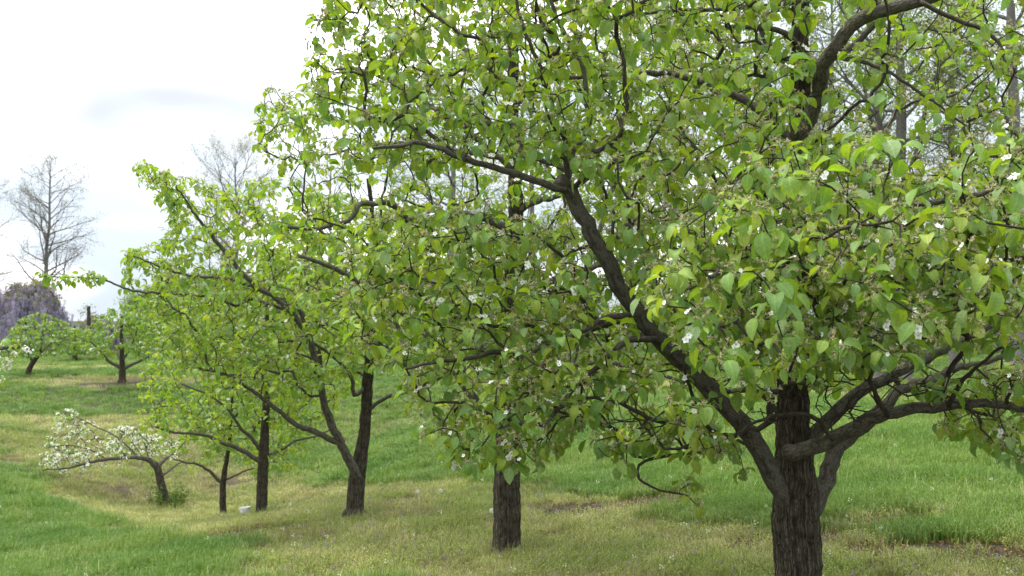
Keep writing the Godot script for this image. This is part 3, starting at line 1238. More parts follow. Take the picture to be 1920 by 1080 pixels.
func build_pears() -> void:
	# the big tree in front
	fruit_tree("pear_tree", "large pear tree with thick furrowed trunk forking low into grey limbs", "tree", "pear trees in the row", {
		"seed": 101, "vigorous": 3, "leaf": 0.055, "sides": 90, "step": 0.02, "relief": 0.0075, "clear": 21.0, "gap": 0.04, "leaves": [3, 7], "umbel": 0.9, "bloom": 0.18,
		"trunk": [[1496, 1165, 4.5, 0.112], [1496, 1080, 4.5, 0.097], [1492, 980, 4.5, 0.098], [1490, 900, 4.5, 0.09], [1489, 840, 4.52, 0.078], [1487, 760, 4.55, 0.066], [1486, 680, 4.57, 0.057], [1488, 580, 4.6, 0.046], [1491, 450, 4.6, 0.041], [1496, 300, 4.6, 0.038], [1500, 150, 4.6, 0.036], [1500, 0, 4.6, 0.031], [1490, -150, 4.6, 0.026], [1485, -290, 4.6, 0.012]],
		"limbs": [
			[4.47, 4.0, 0.04259, 0.02788, 1480, 945, 1448, 890, 1408, 818, 1375, 778, 1325, 725, 1280, 680, 1240, 640, 1200, 590, 1160, 535, 1130, 475, 1100, 420, 1068, 362, 1050, 338],
			[4.0, 3.75, 0.01549, 0.006195, 1055, 355, 980, 330, 910, 310, 850, 290, 790, 268, 740, 274, 700, 278],
			[4.0, 4.1, 0.01084, 0.006195, 1062, 345, 1060, 300, 1054, 242, 1033, 183, 1008, 112, 979, 46, 960, -30],
			[4.05, 4.2, 0.01394, 0.00697, 1064, 340, 1075, 283, 1100, 250, 1102, 200, 1092, 125, 1058, 62, 1033, 4, 1010, -60],
			[4.2, 3.9, 0.01471, 0.006195, 1190, 585, 1173, 592, 1132, 598, 1098, 617, 1052, 640, 1023, 646, 994, 667, 973, 673, 932, 642],
			[4.0, 3.7, 0.012, 0.005, 973, 670, 930, 660, 880, 672, 830, 676, 760, 692],
			[4.2, 3.8, 0.01471, 0.006195, 1235, 640, 1215, 637, 1182, 637, 1148, 662, 1111, 696, 1082, 717, 1057, 754, 1023, 796, 994, 792, 940, 800],
			[4.3, 3.9, 0.01239, 0.005421, 1345, 762, 1309, 783, 1255, 793, 1214, 783, 1180, 764, 1151, 755, 1100, 745, 1040, 770],
			[4.3, 3.8, 0.01144, 0.00528, 1392, 808, 1370, 818, 1340, 812, 1320, 795, 1305, 760, 1290, 715, 1283, 690],
			[4.3, 4.0, 0.009, 0.004, 1375, 818, 1330, 820, 1290, 848, 1240, 856, 1200, 872, 1196, 895, 1235, 918, 1290, 930],
			[4.52, 5.1, 0.04259, 0.009293, 1518, 965, 1548, 900, 1570, 840, 1610, 805, 1650, 770, 1690, 730, 1740, 715, 1790, 690, 1850, 680, 1930, 640],
			[4.42, 3.8, 0.03562, 0.01084, 1482, 850, 1530, 837, 1580, 812, 1620, 792, 1680, 770, 1750, 762, 1800, 757, 1870, 755, 1935, 770, 2000, 785],
			[4.5, 4.6, 0.03485, 0.01084, 1497, 840, 1550, 790, 1610, 735, 1680, 700, 1740, 672, 1800, 640, 1880, 600],
			[4.05, 3.9, 0.01144, 0.00528, 1662, 774, 1642, 740, 1632, 712, 1640, 660, 1655, 600],
			[4.1, 3.7, 0.01084, 0.004646, 1560, 822, 1540, 790, 1500, 775, 1460, 780, 1420, 790, 1380, 815],
			[4.55, 4.4, 0.01549, 0.00697, 1480, 800, 1440, 750, 1400, 730, 1350, 735, 1320, 712],
			[3.85, 3.6, 0.01084, 0.004646, 1780, 760, 1800, 720, 1830, 690, 1880, 650],
			[4.58, 4.0, 0.03562, 0.02323, 1500, 255, 1530, 190, 1537, 154, 1541, 125, 1562, 92, 1604, 42, 1646, 21, 1729, 0, 1800, -30, 1880, -90],
			[4.4, 4.3, 0.01704, 0.009293, 1560, 108, 1600, 85, 1640, 45, 1690, 10, 1730, -60],
			[4.6, 4.9, 0.024, 0.009, 1490, 270, 1450, 225, 1429, 212, 1396, 187, 1346, 168, 1300, 150, 1250, 137, 1180, 138, 1100, 145, 1040, 148],
			[4.6, 4.4, 0.01549, 0.00697, 1500, 90, 1470, 62, 1430, 52, 1380, 50, 1355, 57],
			[4.6, 4.6, 0.01394, 0.006195, 1500, 0, 1460, 8, 1400, 15, 1320, 18, 1240, 22, 1180, 30],
			[4.3, 4.1, 0.009, 0.004, 1575, 108, 1640, 122, 1690, 150, 1750, 190, 1810, 235],
			[4.1, 3.9, 0.011, 0.005, 1729, 5, 1790, 35, 1850, 60, 1880, 90, 1884, 140],
			[4.58, 3.2, 0.02323, 0.007744, 1488, 560, 1520, 480, 1560, 430, 1640, 400, 1740, 380, 1850, 360],
			[4.58, 3.1, 0.02168, 0.00697, 1490, 620, 1450, 560, 1420, 520, 1370, 500, 1330, 520],
			[4.6, 5.8, 0.02323, 0.00697, 1490, 500, 1560, 400, 1620, 330, 1660, 250, 1700, 160],
			[4.58, 3.4, 0.02013, 0.006195, 1488, 640, 1540, 600, 1620, 560, 1720, 520, 1820, 500, 1940, 480],
			[4.6, 5.9, 0.02323, 0.00697, 1494, 360, 1430, 300, 1350, 250, 1280, 180]],
		"holes": [[1395, 735, 1700, 880, 4.6, 0.85], [1440, 860, 1600, 1080, 9.0, 1.0], [1530, 20, 1760, 170, 5.0, 0.35], [1540, 100, 1920, 330, 9.0, 0.3], [1200, 20, 1420, 260, 9.0, 0.3], [1700, 690, 1920, 800, 4.2, 0.6]],
		"extra_bloom": [[1893, 838, 3.6], [1880, 845, 3.62], [1912, 712, 3.0], [1918, 700, 3.0]],
		"crown": [
			[[650, -120, 575, 110, 590, 190, 640, 280, 700, 340, 800, 330, 900, 300, 1060, 330, 1150, 420, 1300, 420, 1420, 300, 1540, 200, 1700, 230, 1700, -150, 1400, -330, 1000, -300], 4.35, 2.0, 1292, 0.5, 0.55],
			[[690, 400, 640, 520, 640, 640, 760, 720, 800, 830, 860, 870, 1000, 875, 1060, 830, 1150, 760, 1260, 700, 1160, 560, 1080, 420, 900, 400], 4.1, 1.9, 469, 0.35, 0.4],
			[[1100, 380, 1180, 560, 1280, 680, 1240, 760, 1100, 780, 1130, 860, 1290, 830, 1400, 760, 1500, 720, 1640, 740, 1800, 790, 1920, 700, 2200, 700, 2300, 300, 2000, 250, 1700, 330, 1560, 250, 1420, 300, 1300, 400], 4.5, 2.1, 1034, 0.62, 0.6],
			[[1440, 190, 1390, 330, 1290, 400, 1250, 540, 1220, 650, 1330, 720, 1480, 700, 1640, 660, 1780, 690, 1920, 660, 2020, 420, 1980, 220, 1840, 260, 1760, 330, 1640, 230, 1560, 170, 1500, 230], 3.45, 1.3, 400, 0.6, 0.6],
			[[1700, 690, 1760, 800, 1920, 860, 2100, 800, 2100, 680], 4.0, 2.0, 125, 0.3, 0.4],
			[[1700, -200, 1720, 260, 1960, 330, 2200, 200, 2100, -200], 4.5, 2.3, 327, 0.5, 0.6],
			[[1420, 170, 1580, 170, 1590, 700, 1400, 700], 4.25, 2.4, 90, 0.15, 0.08],
			[[1560, 380, 1900, 330, 1940, 560, 1700, 660, 1560, 600], 3.7, 2.0, 70, 0.25, 0.15],
			[[1390, 700, 1700, 700, 1680, 800, 1560, 800, 1400, 810], 4.2, 2.0, 81, 0.25, 0.25, true],
			[[1120, 740, 1400, 780, 1380, 850, 1150, 860], 4.1, 2.0, 54, 0.25, 0.25, true],
			[[1700, 690, 1960, 690, 1960, 780, 1720, 770], 3.9, 2.0, 47, 0.2, 0.3, true],
			[[1130, 760, 1400, 800, 1380, 850, 1130, 880], 4.1, 2.0, 24, 0.25, 0.25],
			[[1270, 905, 1310, 905, 1310, 945, 1275, 945], 4.0, 2.4, 2, 0.05, 0.05],
			[[1380, 868, 1420, 872, 1415, 885, 1385, 885], 4.25, 2.4, 1, 0.05, 0.05],
			[[1150, 870, 1210, 870, 1200, 890, 1160, 890], 4.0, 2.4, 2, 0.05, 0.05]]})
	fruit_tree("pear_tree", "straight trunked pear tree with dark ridged bark behind the forked tree", "tree", "pear trees in the row", {
		"seed": 202, "leaf": 0.06, "sides": 64, "step": 0.03, "relief": 0.0065, "clear": 9.0, "gap": 0.045, "leaves": [4, 7], "umbel": 0.85, "bloom": 0.08,
		"trunk": [[950, 1040, 7.0, 0.104], [950, 1000, 7.0, 0.093], [950, 940, 7.0, 0.088], [951, 870, 7.0, 0.086], [955, 790, 7.0, 0.082], [957, 700, 7.0, 0.075], [958, 610, 7.0, 0.068], [961, 520, 7.0, 0.058], [966, 420, 7.0, 0.05], [967, 370, 7.0, 0.047], [965, 300, 7.0, 0.042], [962, 200, 7.0, 0.036], [962, 100, 7.0, 0.033], [958, 0, 7.0, 0.024], [955, -110, 7.0, 0.01]],
		"limbs": [
			[7.0, 6.3, 0.032, 0.009, 962, 440, 920, 412, 863, 402, 777, 414, 750, 398, 734, 383, 688, 381, 672, 387, 653, 414, 587, 429, 540, 425],
			[7.0, 6.6, 0.024, 0.009, 966, 400, 1000, 380, 1050, 366, 1110, 330, 1180, 280, 1260, 230],
			[7.0, 7.6, 0.034, 0.01, 956, 760, 1040, 660, 1070, 600, 1088, 540, 1120, 450, 1150, 350, 1190, 250],
			[7.0, 6.4, 0.034, 0.01, 952, 835, 908, 775, 870, 720, 820, 650, 760, 590, 690, 540, 620, 500, 560, 480],
			[7.0, 5.9, 0.03, 0.009, 957, 700, 900, 640, 830, 560, 760, 500, 700, 470],
			[7.0, 7.6, 0.03, 0.009, 960, 560, 1050, 520, 1180, 480, 1300, 430, 1380, 400],
			[7.0, 6.5, 0.022, 0.008, 964, 320, 880, 250, 780, 180, 690, 135, 630, 130],
			[7.0, 7.3, 0.02, 0.008, 962, 160, 880, 100, 790, 30, 720, -40],
			[7.0, 6.8, 0.02, 0.008, 963, 200, 1040, 120, 1120, 40, 1200, -30],
			[7.0, 7.9, 0.024, 0.008, 964, 300, 850, 280, 720, 270, 620, 290],
			[7.0, 5.8, 0.024, 0.008, 956, 740, 1020, 700, 1110, 680, 1200, 690, 1290, 720]],
		"crown": [
			[[475, 265, 497, 158, 560, 190, 640, 60, 700, -60, 900, -180, 1250, -150, 1420, 80, 1400, 400, 1000, 420, 620, 380, 520, 340], 7.0, 2.3, 962, 0.75, 0.75],
			[[500, 400, 640, 380, 1000, 420, 1400, 400, 1420, 560, 1330, 720, 1150, 740, 1000, 780, 880, 720, 700, 640, 560, 560], 7.0, 2.2, 769, 0.8, 0.7],
			[[1150, 560, 1420, 540, 1450, 690, 1250, 700], 7.2, 2.3, 127, 0.6, 0.6]]})
	fruit_tree("pear_tree", "pear tree with twin stems rising from one trunk near the dandelion clocks", "tree", "pear trees in the row", {
		"seed": 303, "leaf": 0.065, "sides": 40, "step": 0.04, "relief": 0.006, "clear": 3.0, "gap": 0.06, "leaves": [4, 8], "umbel": 0.8, "bloom": 0.08, "hue": Color(1.04, 1.03, 0.9),
		"trunk": [[665, 966, 9.5, 0.09], [667, 930, 9.5, 0.078], [669, 899, 9.5, 0.075], [674, 867, 9.5, 0.066], [683, 811, 9.5, 0.052], [687, 758, 9.5, 0.048], [690, 706, 9.5, 0.045], [694, 653, 9.5, 0.04], [700, 560, 9.5, 0.034], [704, 480, 9.5, 0.027], [698, 400, 9.5, 0.02], [690, 335, 9.5, 0.01]],
		"limbs": [
			[9.45, 8.6, 0.046, 0.007, 668, 890, 654, 862, 638, 829, 620, 793, 608, 755, 598, 700, 575, 625, 530, 570, 471, 529, 417, 467, 387, 429, 362, 396, 330, 350],
			[9.3, 8.8, 0.028, 0.009, 638, 832, 592, 811, 557, 797, 521, 769, 480, 738, 430, 705, 370, 690],
			[9.5, 9.2, 0.02, 0.007, 689, 770, 722, 747, 767, 733, 807, 718, 860, 690],
			[9.5, 9.2, 0.024, 0.008, 690, 720, 665, 740, 655, 700, 600, 650, 540, 640, 480, 650],
			[9.3, 8.7, 0.02, 0.006, 590, 660, 560, 580, 450, 529, 408, 521, 354, 517, 300, 500, 250, 480],
			[9.4, 8.9, 0.02, 0.005, 600, 690, 560, 600, 479, 562, 441, 573, 408, 558, 330, 550, 250, 545, 190, 524, 130, 520, 80, 518],
			[9.5, 10.4, 0.02, 0.007, 694, 640, 620, 540, 560, 460, 500, 400, 440, 370],
			[9.5, 10.2, 0.02, 0.007, 696, 620, 760, 560, 820, 500, 880, 470],
			[9.5, 8.8, 0.018, 0.007, 700, 540, 640, 470, 580, 410, 540, 350]],
		"crown": [
			[[258, 300, 300, 312, 340, 325, 420, 360, 500, 330, 600, 360, 760, 380, 900, 470, 920, 600, 830, 700, 700, 690, 600, 720, 540, 770, 440, 720, 330, 690, 300, 600, 235, 545, 225, 478, 300, 450, 320, 400, 262, 335], 9.5, 2.2, 1440, 0.75, 0.65],
			[[70, 516, 190, 508, 200, 530, 75, 527], 8.9, 3.6, 12, 0.02, 0.02],
			[[255, 300, 300, 315, 340, 345, 330, 380, 275, 330], 8.7, 3.0, 12, 0.05, 0.05],
			[[740, 730, 840, 690, 860, 720, 760, 780], 9.3, 2.0, 12, 0.3, 0.3]]})
	fruit_tree("pear_tree", "slim pear tree with upright leader and spreading side limbs next to white pot", "tree", "pear trees in the row", {
		"seed": 404, "leaf": 0.065, "sides": 30, "step": 0.05, "relief": 0.005, "clear": 5.0, "gap": 0.065, "leaves": [5, 8], "umbel": 0.45, "bloom": 0.15, "hue": Color(1.04, 1.03, 0.9),
		"trunk": [[490, 971, 12.0, 0.074], [491, 930, 12.0, 0.062], [492, 890, 12.0, 0.06], [495, 850, 12.0, 0.058], [497, 800, 12.0, 0.048], [500, 740, 12.0, 0.036], [500, 680, 12.0, 0.03], [500, 600, 12.0, 0.024], [495, 520, 12.0, 0.015], [490, 455, 12.0, 0.007]],
		"limbs": [
			[12.0, 11.4, 0.03, 0.009, 492, 870, 451, 843, 416, 830, 381, 815, 328, 811, 290, 800],
			[12.0, 11.5, 0.024, 0.009, 492, 850, 469, 818, 451, 804, 430, 770, 390, 740, 340, 720],
			[12.0, 12.2, 0.022, 0.007, 497, 858, 539, 836, 557, 825, 592, 818, 630, 800],
			[12.0, 12.6, 0.02, 0.007, 500, 740, 450, 690, 390, 640, 330, 600],
			[12.0, 12.3, 0.02, 0.007, 500, 700, 560, 650, 620, 600, 680, 570]],
		"crown": [
			[[255, 760, 270, 690, 320, 600, 380, 540, 480, 450, 600, 470, 700, 540, 730, 660, 650, 740, 600, 800, 560, 870, 500, 800, 420, 830, 330, 850, 270, 810], 12.0, 1.9, 864, 0.75, 0.7],
			[[500, 845, 550, 840, 555, 880, 510, 878], 12.1, 1.5, 10, 0.3, 0.3]]})
	fruit_tree("fruit_tree", "slender young fruit tree with thin fork and few white flowers", "tree", "", {
		"seed": 505, "leaf": 0.075, "sides": 18, "step": 0.06, "relief": 0.003, "clear": 3.0, "gap": 0.08, "leaves": [4, 7], "umbel": 0.5, "bloom": 0.7, "single": 120,
		"trunk": [[419, 976, 13.2, 0.05], [418, 940, 13.2, 0.042], [418, 908, 13.2, 0.038], [424, 868, 13.2, 0.03], [430, 830, 13.2, 0.024], [434, 780, 13.2, 0.018], [437, 720, 13.2, 0.012], [438, 680, 13.2, 0.006]],
		"limbs": [[13.2, 12.9, 0.024, 0.008, 417, 908, 395, 885, 370, 870, 350, 868, 325, 860], [13.2, 13.5, 0.014, 0.005, 424, 900, 460, 882, 485, 876, 520, 860], [13.2, 13.4, 0.014, 0.005, 432, 810, 400, 780, 370, 760]],
		"crown": [[[335, 790, 360, 740, 420, 690, 480, 740, 540, 800, 540, 870, 470, 890, 440, 850, 380, 880, 330, 875], 13.2, 1.2, 135, 0.7, 0.7]]})
	# the leaning tree in full blossom
	fruit_tree("blossom_tree", "low leaning fruit tree covered in white blossom reaching over pale dry grass", "tree", "", {
		"seed": 606, "full": true, "umbel_size": 1.0, "leaf": 0.045, "sides": 20, "step": 0.06, "relief": 0.006, "clear": 3.0, "gap": 0.05, "leaves": [1, 4], "umbel": 1.0, "bloom": 1.0, "single": 60, "tip": 0.003,
		"trunk": [[316, 957, 15.0, 0.06], [309, 930, 15.0, 0.052], [301, 903, 15.0, 0.055], [296, 880, 15.0, 0.05], [290, 868, 15.0, 0.038]],
		"limbs": [[15.0, 14.4, 0.04, 0.009, 294, 876, 275, 861, 247, 857, 199, 861, 159, 869, 131, 877, 80, 881],
			[15.0, 15.3, 0.03, 0.009, 296, 876, 310, 860, 322, 853, 345, 830], [15.0, 15.6, 0.02, 0.008, 303, 892, 330, 872, 350, 860],
			[14.9, 15.0, 0.014, 0.005, 260, 858, 220, 820, 180, 800, 140, 780, 115, 770], [14.8, 14.6, 0.012, 0.005, 200, 861, 160, 840, 120, 835, 90, 840],
			[14.9, 15.3, 0.012, 0.005, 270, 860, 240, 820, 215, 800], [14.9, 15.2, 0.012, 0.005, 280, 862, 270, 830, 255, 805]],
		"crown": [[[70, 876, 85, 830, 105, 775, 130, 768, 180, 795, 250, 800, 320, 825, 345, 840, 330, 865, 250, 852, 160, 862, 100, 882], 14.9, 2.2, 190, 0.3, 0.4], [[190, 850, 200, 800, 260, 800, 345, 830, 340, 862, 270, 852], 15.0, 1.6, 110, 0.35, 0.35], [[75, 880, 110, 845, 230, 835, 240, 868, 120, 890], 14.6, 2.0, 60, 0.15, 0.2]]})

func build_far() -> void:
	var lush := Color(0.21, 0.3, 0.09)
	var spring := Color(0.22, 0.27, 0.07)
	# apple trees across the dip
	var apple := func(label_: String, px: float, py: float, d: float, seed_: int, limbs: Array, crown: Array, trunk: Array):
		fruit_tree("apple_tree", label_, "tree", "far apple trees", {"seed": seed_, "full": true, "umbel_size": 1.3, "leaf": 0.085, "sides": 14, "step": 0.1, "relief": 0.004, "clear": 0.0, "gap": 0.09, "leaves": [6, 10], "umbel": 0.33, "bloom": 0.9, "single": 0, "tip": 0.004, "part_from": 0.012, "twig_sides": 3, "hue": Color(0.76, 0.82, 0.8), "trunk": trunk, "limbs": limbs, "crown": crown})
	apple.call("round apple tree in sparse bloom standing on a ring of bare mulch", 230, 717, 24.0, 711,
		[[24.0, 23.6, 0.045, 0.015, 229, 690, 205, 678, 190, 660, 170, 640], [24.0, 24.3, 0.045, 0.015, 229, 692, 255, 680, 280, 668, 310, 655], [24.0, 24.4, 0.035, 0.012, 229, 680, 215, 650, 205, 610], [24.0, 23.8, 0.035, 0.012, 229, 676, 245, 650, 260, 610]],
		[[[155, 650, 165, 610, 190, 585, 230, 570, 280, 580, 320, 600, 330, 660, 270, 675, 240, 655, 190, 670], 24.0, 1.3, 230, 0.9, 0.9]],
		[[229, 717, 24.0, 0.095], [229, 700, 24.0, 0.075], [229, 680, 24.0, 0.06], [228, 640, 24.0, 0.045], [228, 590, 24.0, 0.02]])
	apple.call("apple tree with crooked leaning trunk in front of the purple wisteria", 52, 706, 26.0, 712,
		[[26.0, 25.6, 0.035, 0.012, 62, 678, 40, 650, 20, 640], [26.0, 26.3, 0.035, 0.012, 72, 665, 100, 640, 130, 630], [26.0, 26.0, 0.03, 0.012, 72, 662, 80, 620, 90, 580]],
		[[[5, 655, 20, 620, 60, 585, 110, 595, 140, 620, 150, 650, 110, 662, 50, 668], 26.0, 1.3, 180, 0.9, 0.9]],
		[[51, 706, 26.0, 0.075], [56, 690, 26.0, 0.065], [65, 675, 26.0, 0.055], [74, 660, 26.0, 0.04], [84, 610, 26.0, 0.015]])
	apple.call("bushy green apple tree between the mulched tree and the leaning one", 140, 672, 33.0, 713,
		[[33.0, 33.0, 0.04, 0.012, 140, 650, 110, 630, 95, 610], [33.0, 33.0, 0.04, 0.012, 140, 650, 170, 630, 190, 610]],
		[[[95, 655, 100, 630, 130, 615, 175, 620, 195, 640, 195, 660, 140, 665], 33.0, 1.5, 260, 0.9, 0.9]],
		[[140, 674, 33.0, 0.08], [140, 655, 33.0, 0.06], [140, 610, 33.0, 0.02]])
	apple.call("pale flowering apple tree half hidden by the twin stemmed pear's leaves", 330, 690, 28.0, 714,
		[[28.0, 28.0, 0.04, 0.012, 330, 660, 300, 630, 280, 600], [28.0, 28.0, 0.04, 0.012, 330, 660, 360, 630, 390, 600]],
		[[[260, 640, 280, 560, 340, 530, 420, 560, 430, 640, 380, 670, 300, 670], 28.0, 1.6, 300, 0.9, 0.9]],
		[[330, 692, 28.0, 0.085], [330, 660, 28.0, 0.06], [332, 600, 28.0, 0.02]])
	# off the left edge: the tree whose flowering branch reaches into view
	fruit_tree("apple_tree", "apple tree whose branch tip of white blossom hangs over the lawn edge", "tree", "", {
		"seed": 720, "full": true, "extra_size": 0.8, "leaf": 0.055, "sides": 20, "step": 0.06, "relief": 0.005, "clear": 0.0, "gap": 0.08, "leaves": [4, 7], "umbel": 0.7, "bloom": 1.0, "single": 40, "hue": Color(1.1, 1.05, 0.8),
		"trunk": [[-330, 1090, 7.2, 0.09], [-325, 980, 7.2, 0.075], [-320, 860, 7.2, 0.07], [-315, 740, 7.2, 0.05], [-310, 600, 7.2, 0.03], [-305, 450, 7.2, 0.01]],
		"limbs": [[7.2, 6.8, 0.035, 0.006, -318, 820, -250, 720, -160, 680, -80, 665, -10, 655, 40, 650], [7.2, 7.4, 0.03, 0.008, -316, 760, -240, 640, -160, 560, -100, 500], [7.2, 7.2, 0.03, 0.008, -318, 800, -400, 700, -500, 620]],
		"crown": [[[-480, 740, -500, 500, -320, 400, -150, 450, -60, 560, -30, 640, -60, 760, -200, 740], 7.2, 1.6, 90, 0.7, 0.7], [[-40, 640, 5, 630, 40, 640, 20, 690, 5, 720, -30, 730], 6.85, 3.0, 16, 0.1, 0.1]],
		"extra_bloom": [[48, 655, 6.8], [58, 660, 6.8], [10, 682, 6.8], [14, 690, 6.8], [2, 712, 6.8]]})
	# tall trees behind on the left
	wood_tree("tall bare conical tree rising above the purple wisteria dome", 84, 48.0, {"seed": 811, "height": 8.9, "r": 0.13, "branches": 38, "from": 0.3, "rise": 0.6, "spread": 2.7, "taper": 0.55, "splay": 0.95, "up": 0.22, "leafy": 1, "leaf": 0.05, "fluff": 0.06, "tint": Color(0.2, 0.17, 0.12)}, "bare_tree", "")
	wood_tree("bare tree at the meadow's far end beside the conical one", -60, 46.0, {"seed": 812, "height": 7.6, "r": 0.15, "branches": 20, "from": 0.3, "rise": 0.3, "spread": 2.6, "taper": 0.5, "leafy": 1, "leaf": 0.05, "fluff": 0.06, "tint": Color(0.2, 0.17, 0.12)}, "bare_tree", "")
	wood_tree("wispy grey tree of upright twigs showing above the pear leaves", 440, 50.0, {"seed": 813, "height": 9.4, "r": 0.15, "branches": 36, "from": 0.22, "rise": 0.85, "spread": 4.6, "taper": 0.6, "leafy": 1, "leaf": 0.06, "fluff": 0.1, "tint": Color(0.3, 0.26, 0.2), "up": 0.4}, "bare_tree", "")
	wood_tree("broad grey twigged tree behind the straight trunked pear", 620, 52.0, {"seed": 814, "height": 9.5, "r": 0.17, "branches": 22, "from": 0.2, "rise": 0.8, "spread": 3.2, "taper": 0.55, "leafy": 1, "leaf": 0.06, "fluff": 0.1, "tint": Color(0.3, 0.28, 0.2), "up": 0.4}, "bare_tree", "")
	# woodland behind on the right, just breaking into leaf
	var wood := [[840, 34.0, 11.0, 0.2], [1000, 40.0, 13.0, 0.2], [1180, 33.0, 13.0, 0.19], [1315, 27.0, 12.0, 0.13], [1392, 25.0, 13.0, 0.19], [1560, 34.0, 14.0, 0.2], [1650, 23.0, 13.0, 0.17], [1695, 22.0, 14.0, 0.2], [1790, 31.0, 13.0, 0.2], [1900, 20.0, 13.0, 0.2], [2040, 24.0, 13.0, 0.2], [1480, 42.0, 12.0, 0.2]]
	var k := 0
	for e in wood:
		var said := "tall grey trunked woodland tree breaking into yellow green leaf behind the pears"
		if e[0] in [1650, 1695]:
			said = "one of two straight grey woodland trunks standing close together behind the upper limbs"
		elif e[3] < 0.15:
			said = "slimmest woodland tree, its thin grey stem seen through the sky gap"
		wood_tree(said, e[0], e[1], {"seed": 830 + k, "height": e[2], "r": e[3] * 0.78, "branches": 26, "from": 0.2, "rise": 0.55, "spread": 3.0, "taper": 0.5, "leafy": 3, "leaf": 0.08, "fluff": 0.18, "tint": spring, "up": 0.2, "wob": 1.0})
		k += 1
	var low := [[275, 45.0, 1.9], [330, 41.0, 2.9], [420, 45.0, 3.1], [510, 42.0, 2.8], [610, 44.0, 3.2], [720, 43.0, 3.0], [840, 45.0, 3.3], [960, 44.0, 3.0], [1090, 44.0, 3.3], [1220, 45.0, 3.2], [1350, 43.0, 3.0], [1480, 44.0, 3.3], [1610, 45.0, 3.0], [1740, 42.0, 3.2], [1870, 43.0, 3.0], [2010, 43.0, 3.2]]
	for e in low:
		wood_tree("low leafy shrub in the hedge line at the far edge of the meadow", e[0], e[1], {"seed": 870 + k, "height": e[2], "r": 0.07, "branches": 26, "from": 0.06, "rise": 0.5, "spread": 1.5, "taper": 0.4, "leafy": 2, "leaf": 0.11, "fluff": 0.18, "tint": lush if k % 2 == 0 else Color(0.26, 0.31, 0.1), "up": 0.15, "wob": 1.5}, "hedge_shrub", "shrubs of the far hedge line")
		k += 1
	build_wisteria(54, 41.0, 1.75, 2.9, 901, "great dome of purple wisteria with bronze young shoots on top")
	build_wisteria(182, 40.0, 0.75, 1.35, 902, "small wisteria mound beside the dark post")
	# dark post with a bushy top
	var pb := P(166, HORIZON, 38.0)
	pb.y = H(pb.x, pb.z)
	var post := thing("garden_post", "dark wooden post standing between the wisteria and apple trees", "post", pb)
	var bb := Buf.new()
	var rn := RandomNumberGenerator.new()
	rn.seed = 5
	var sp := spline([[Vector3(0, -0.2, 0), 0.08], [Vector3(0.01, 1.0, 0), 0.075], [Vector3(0, 1.8, 0), 0.06]], 0.1, rn, 0.004)
	tube(bb, sp[0], sp[1], 10, 0.004, true)
	renormal(bb)
	mi(bb.mesh(), M.bark, "shaft", post)
	var pw := []
	var pc := []
	for k2 in 50:
		var a := rn.randf() * TAU
		pw.append(Transform3D(Basis(Vector3(rn.randfn(), rn.randfn(), rn.randfn()).normalized(), rn.randf() * TAU) * rn.randf_range(0.06, 0.12), Vector3(cos(a) * rn.randf() * 0.4, rn.randf_range(0.7, 1.9), sin(a) * rn.randf() * 0.4)))
		pc.append(Color(0.13, 0.2, 0.06) * rn.randf_range(0.6, 1.3))
	copies(M.sprig, M.small_leaf, pw, pc, "climber", post)

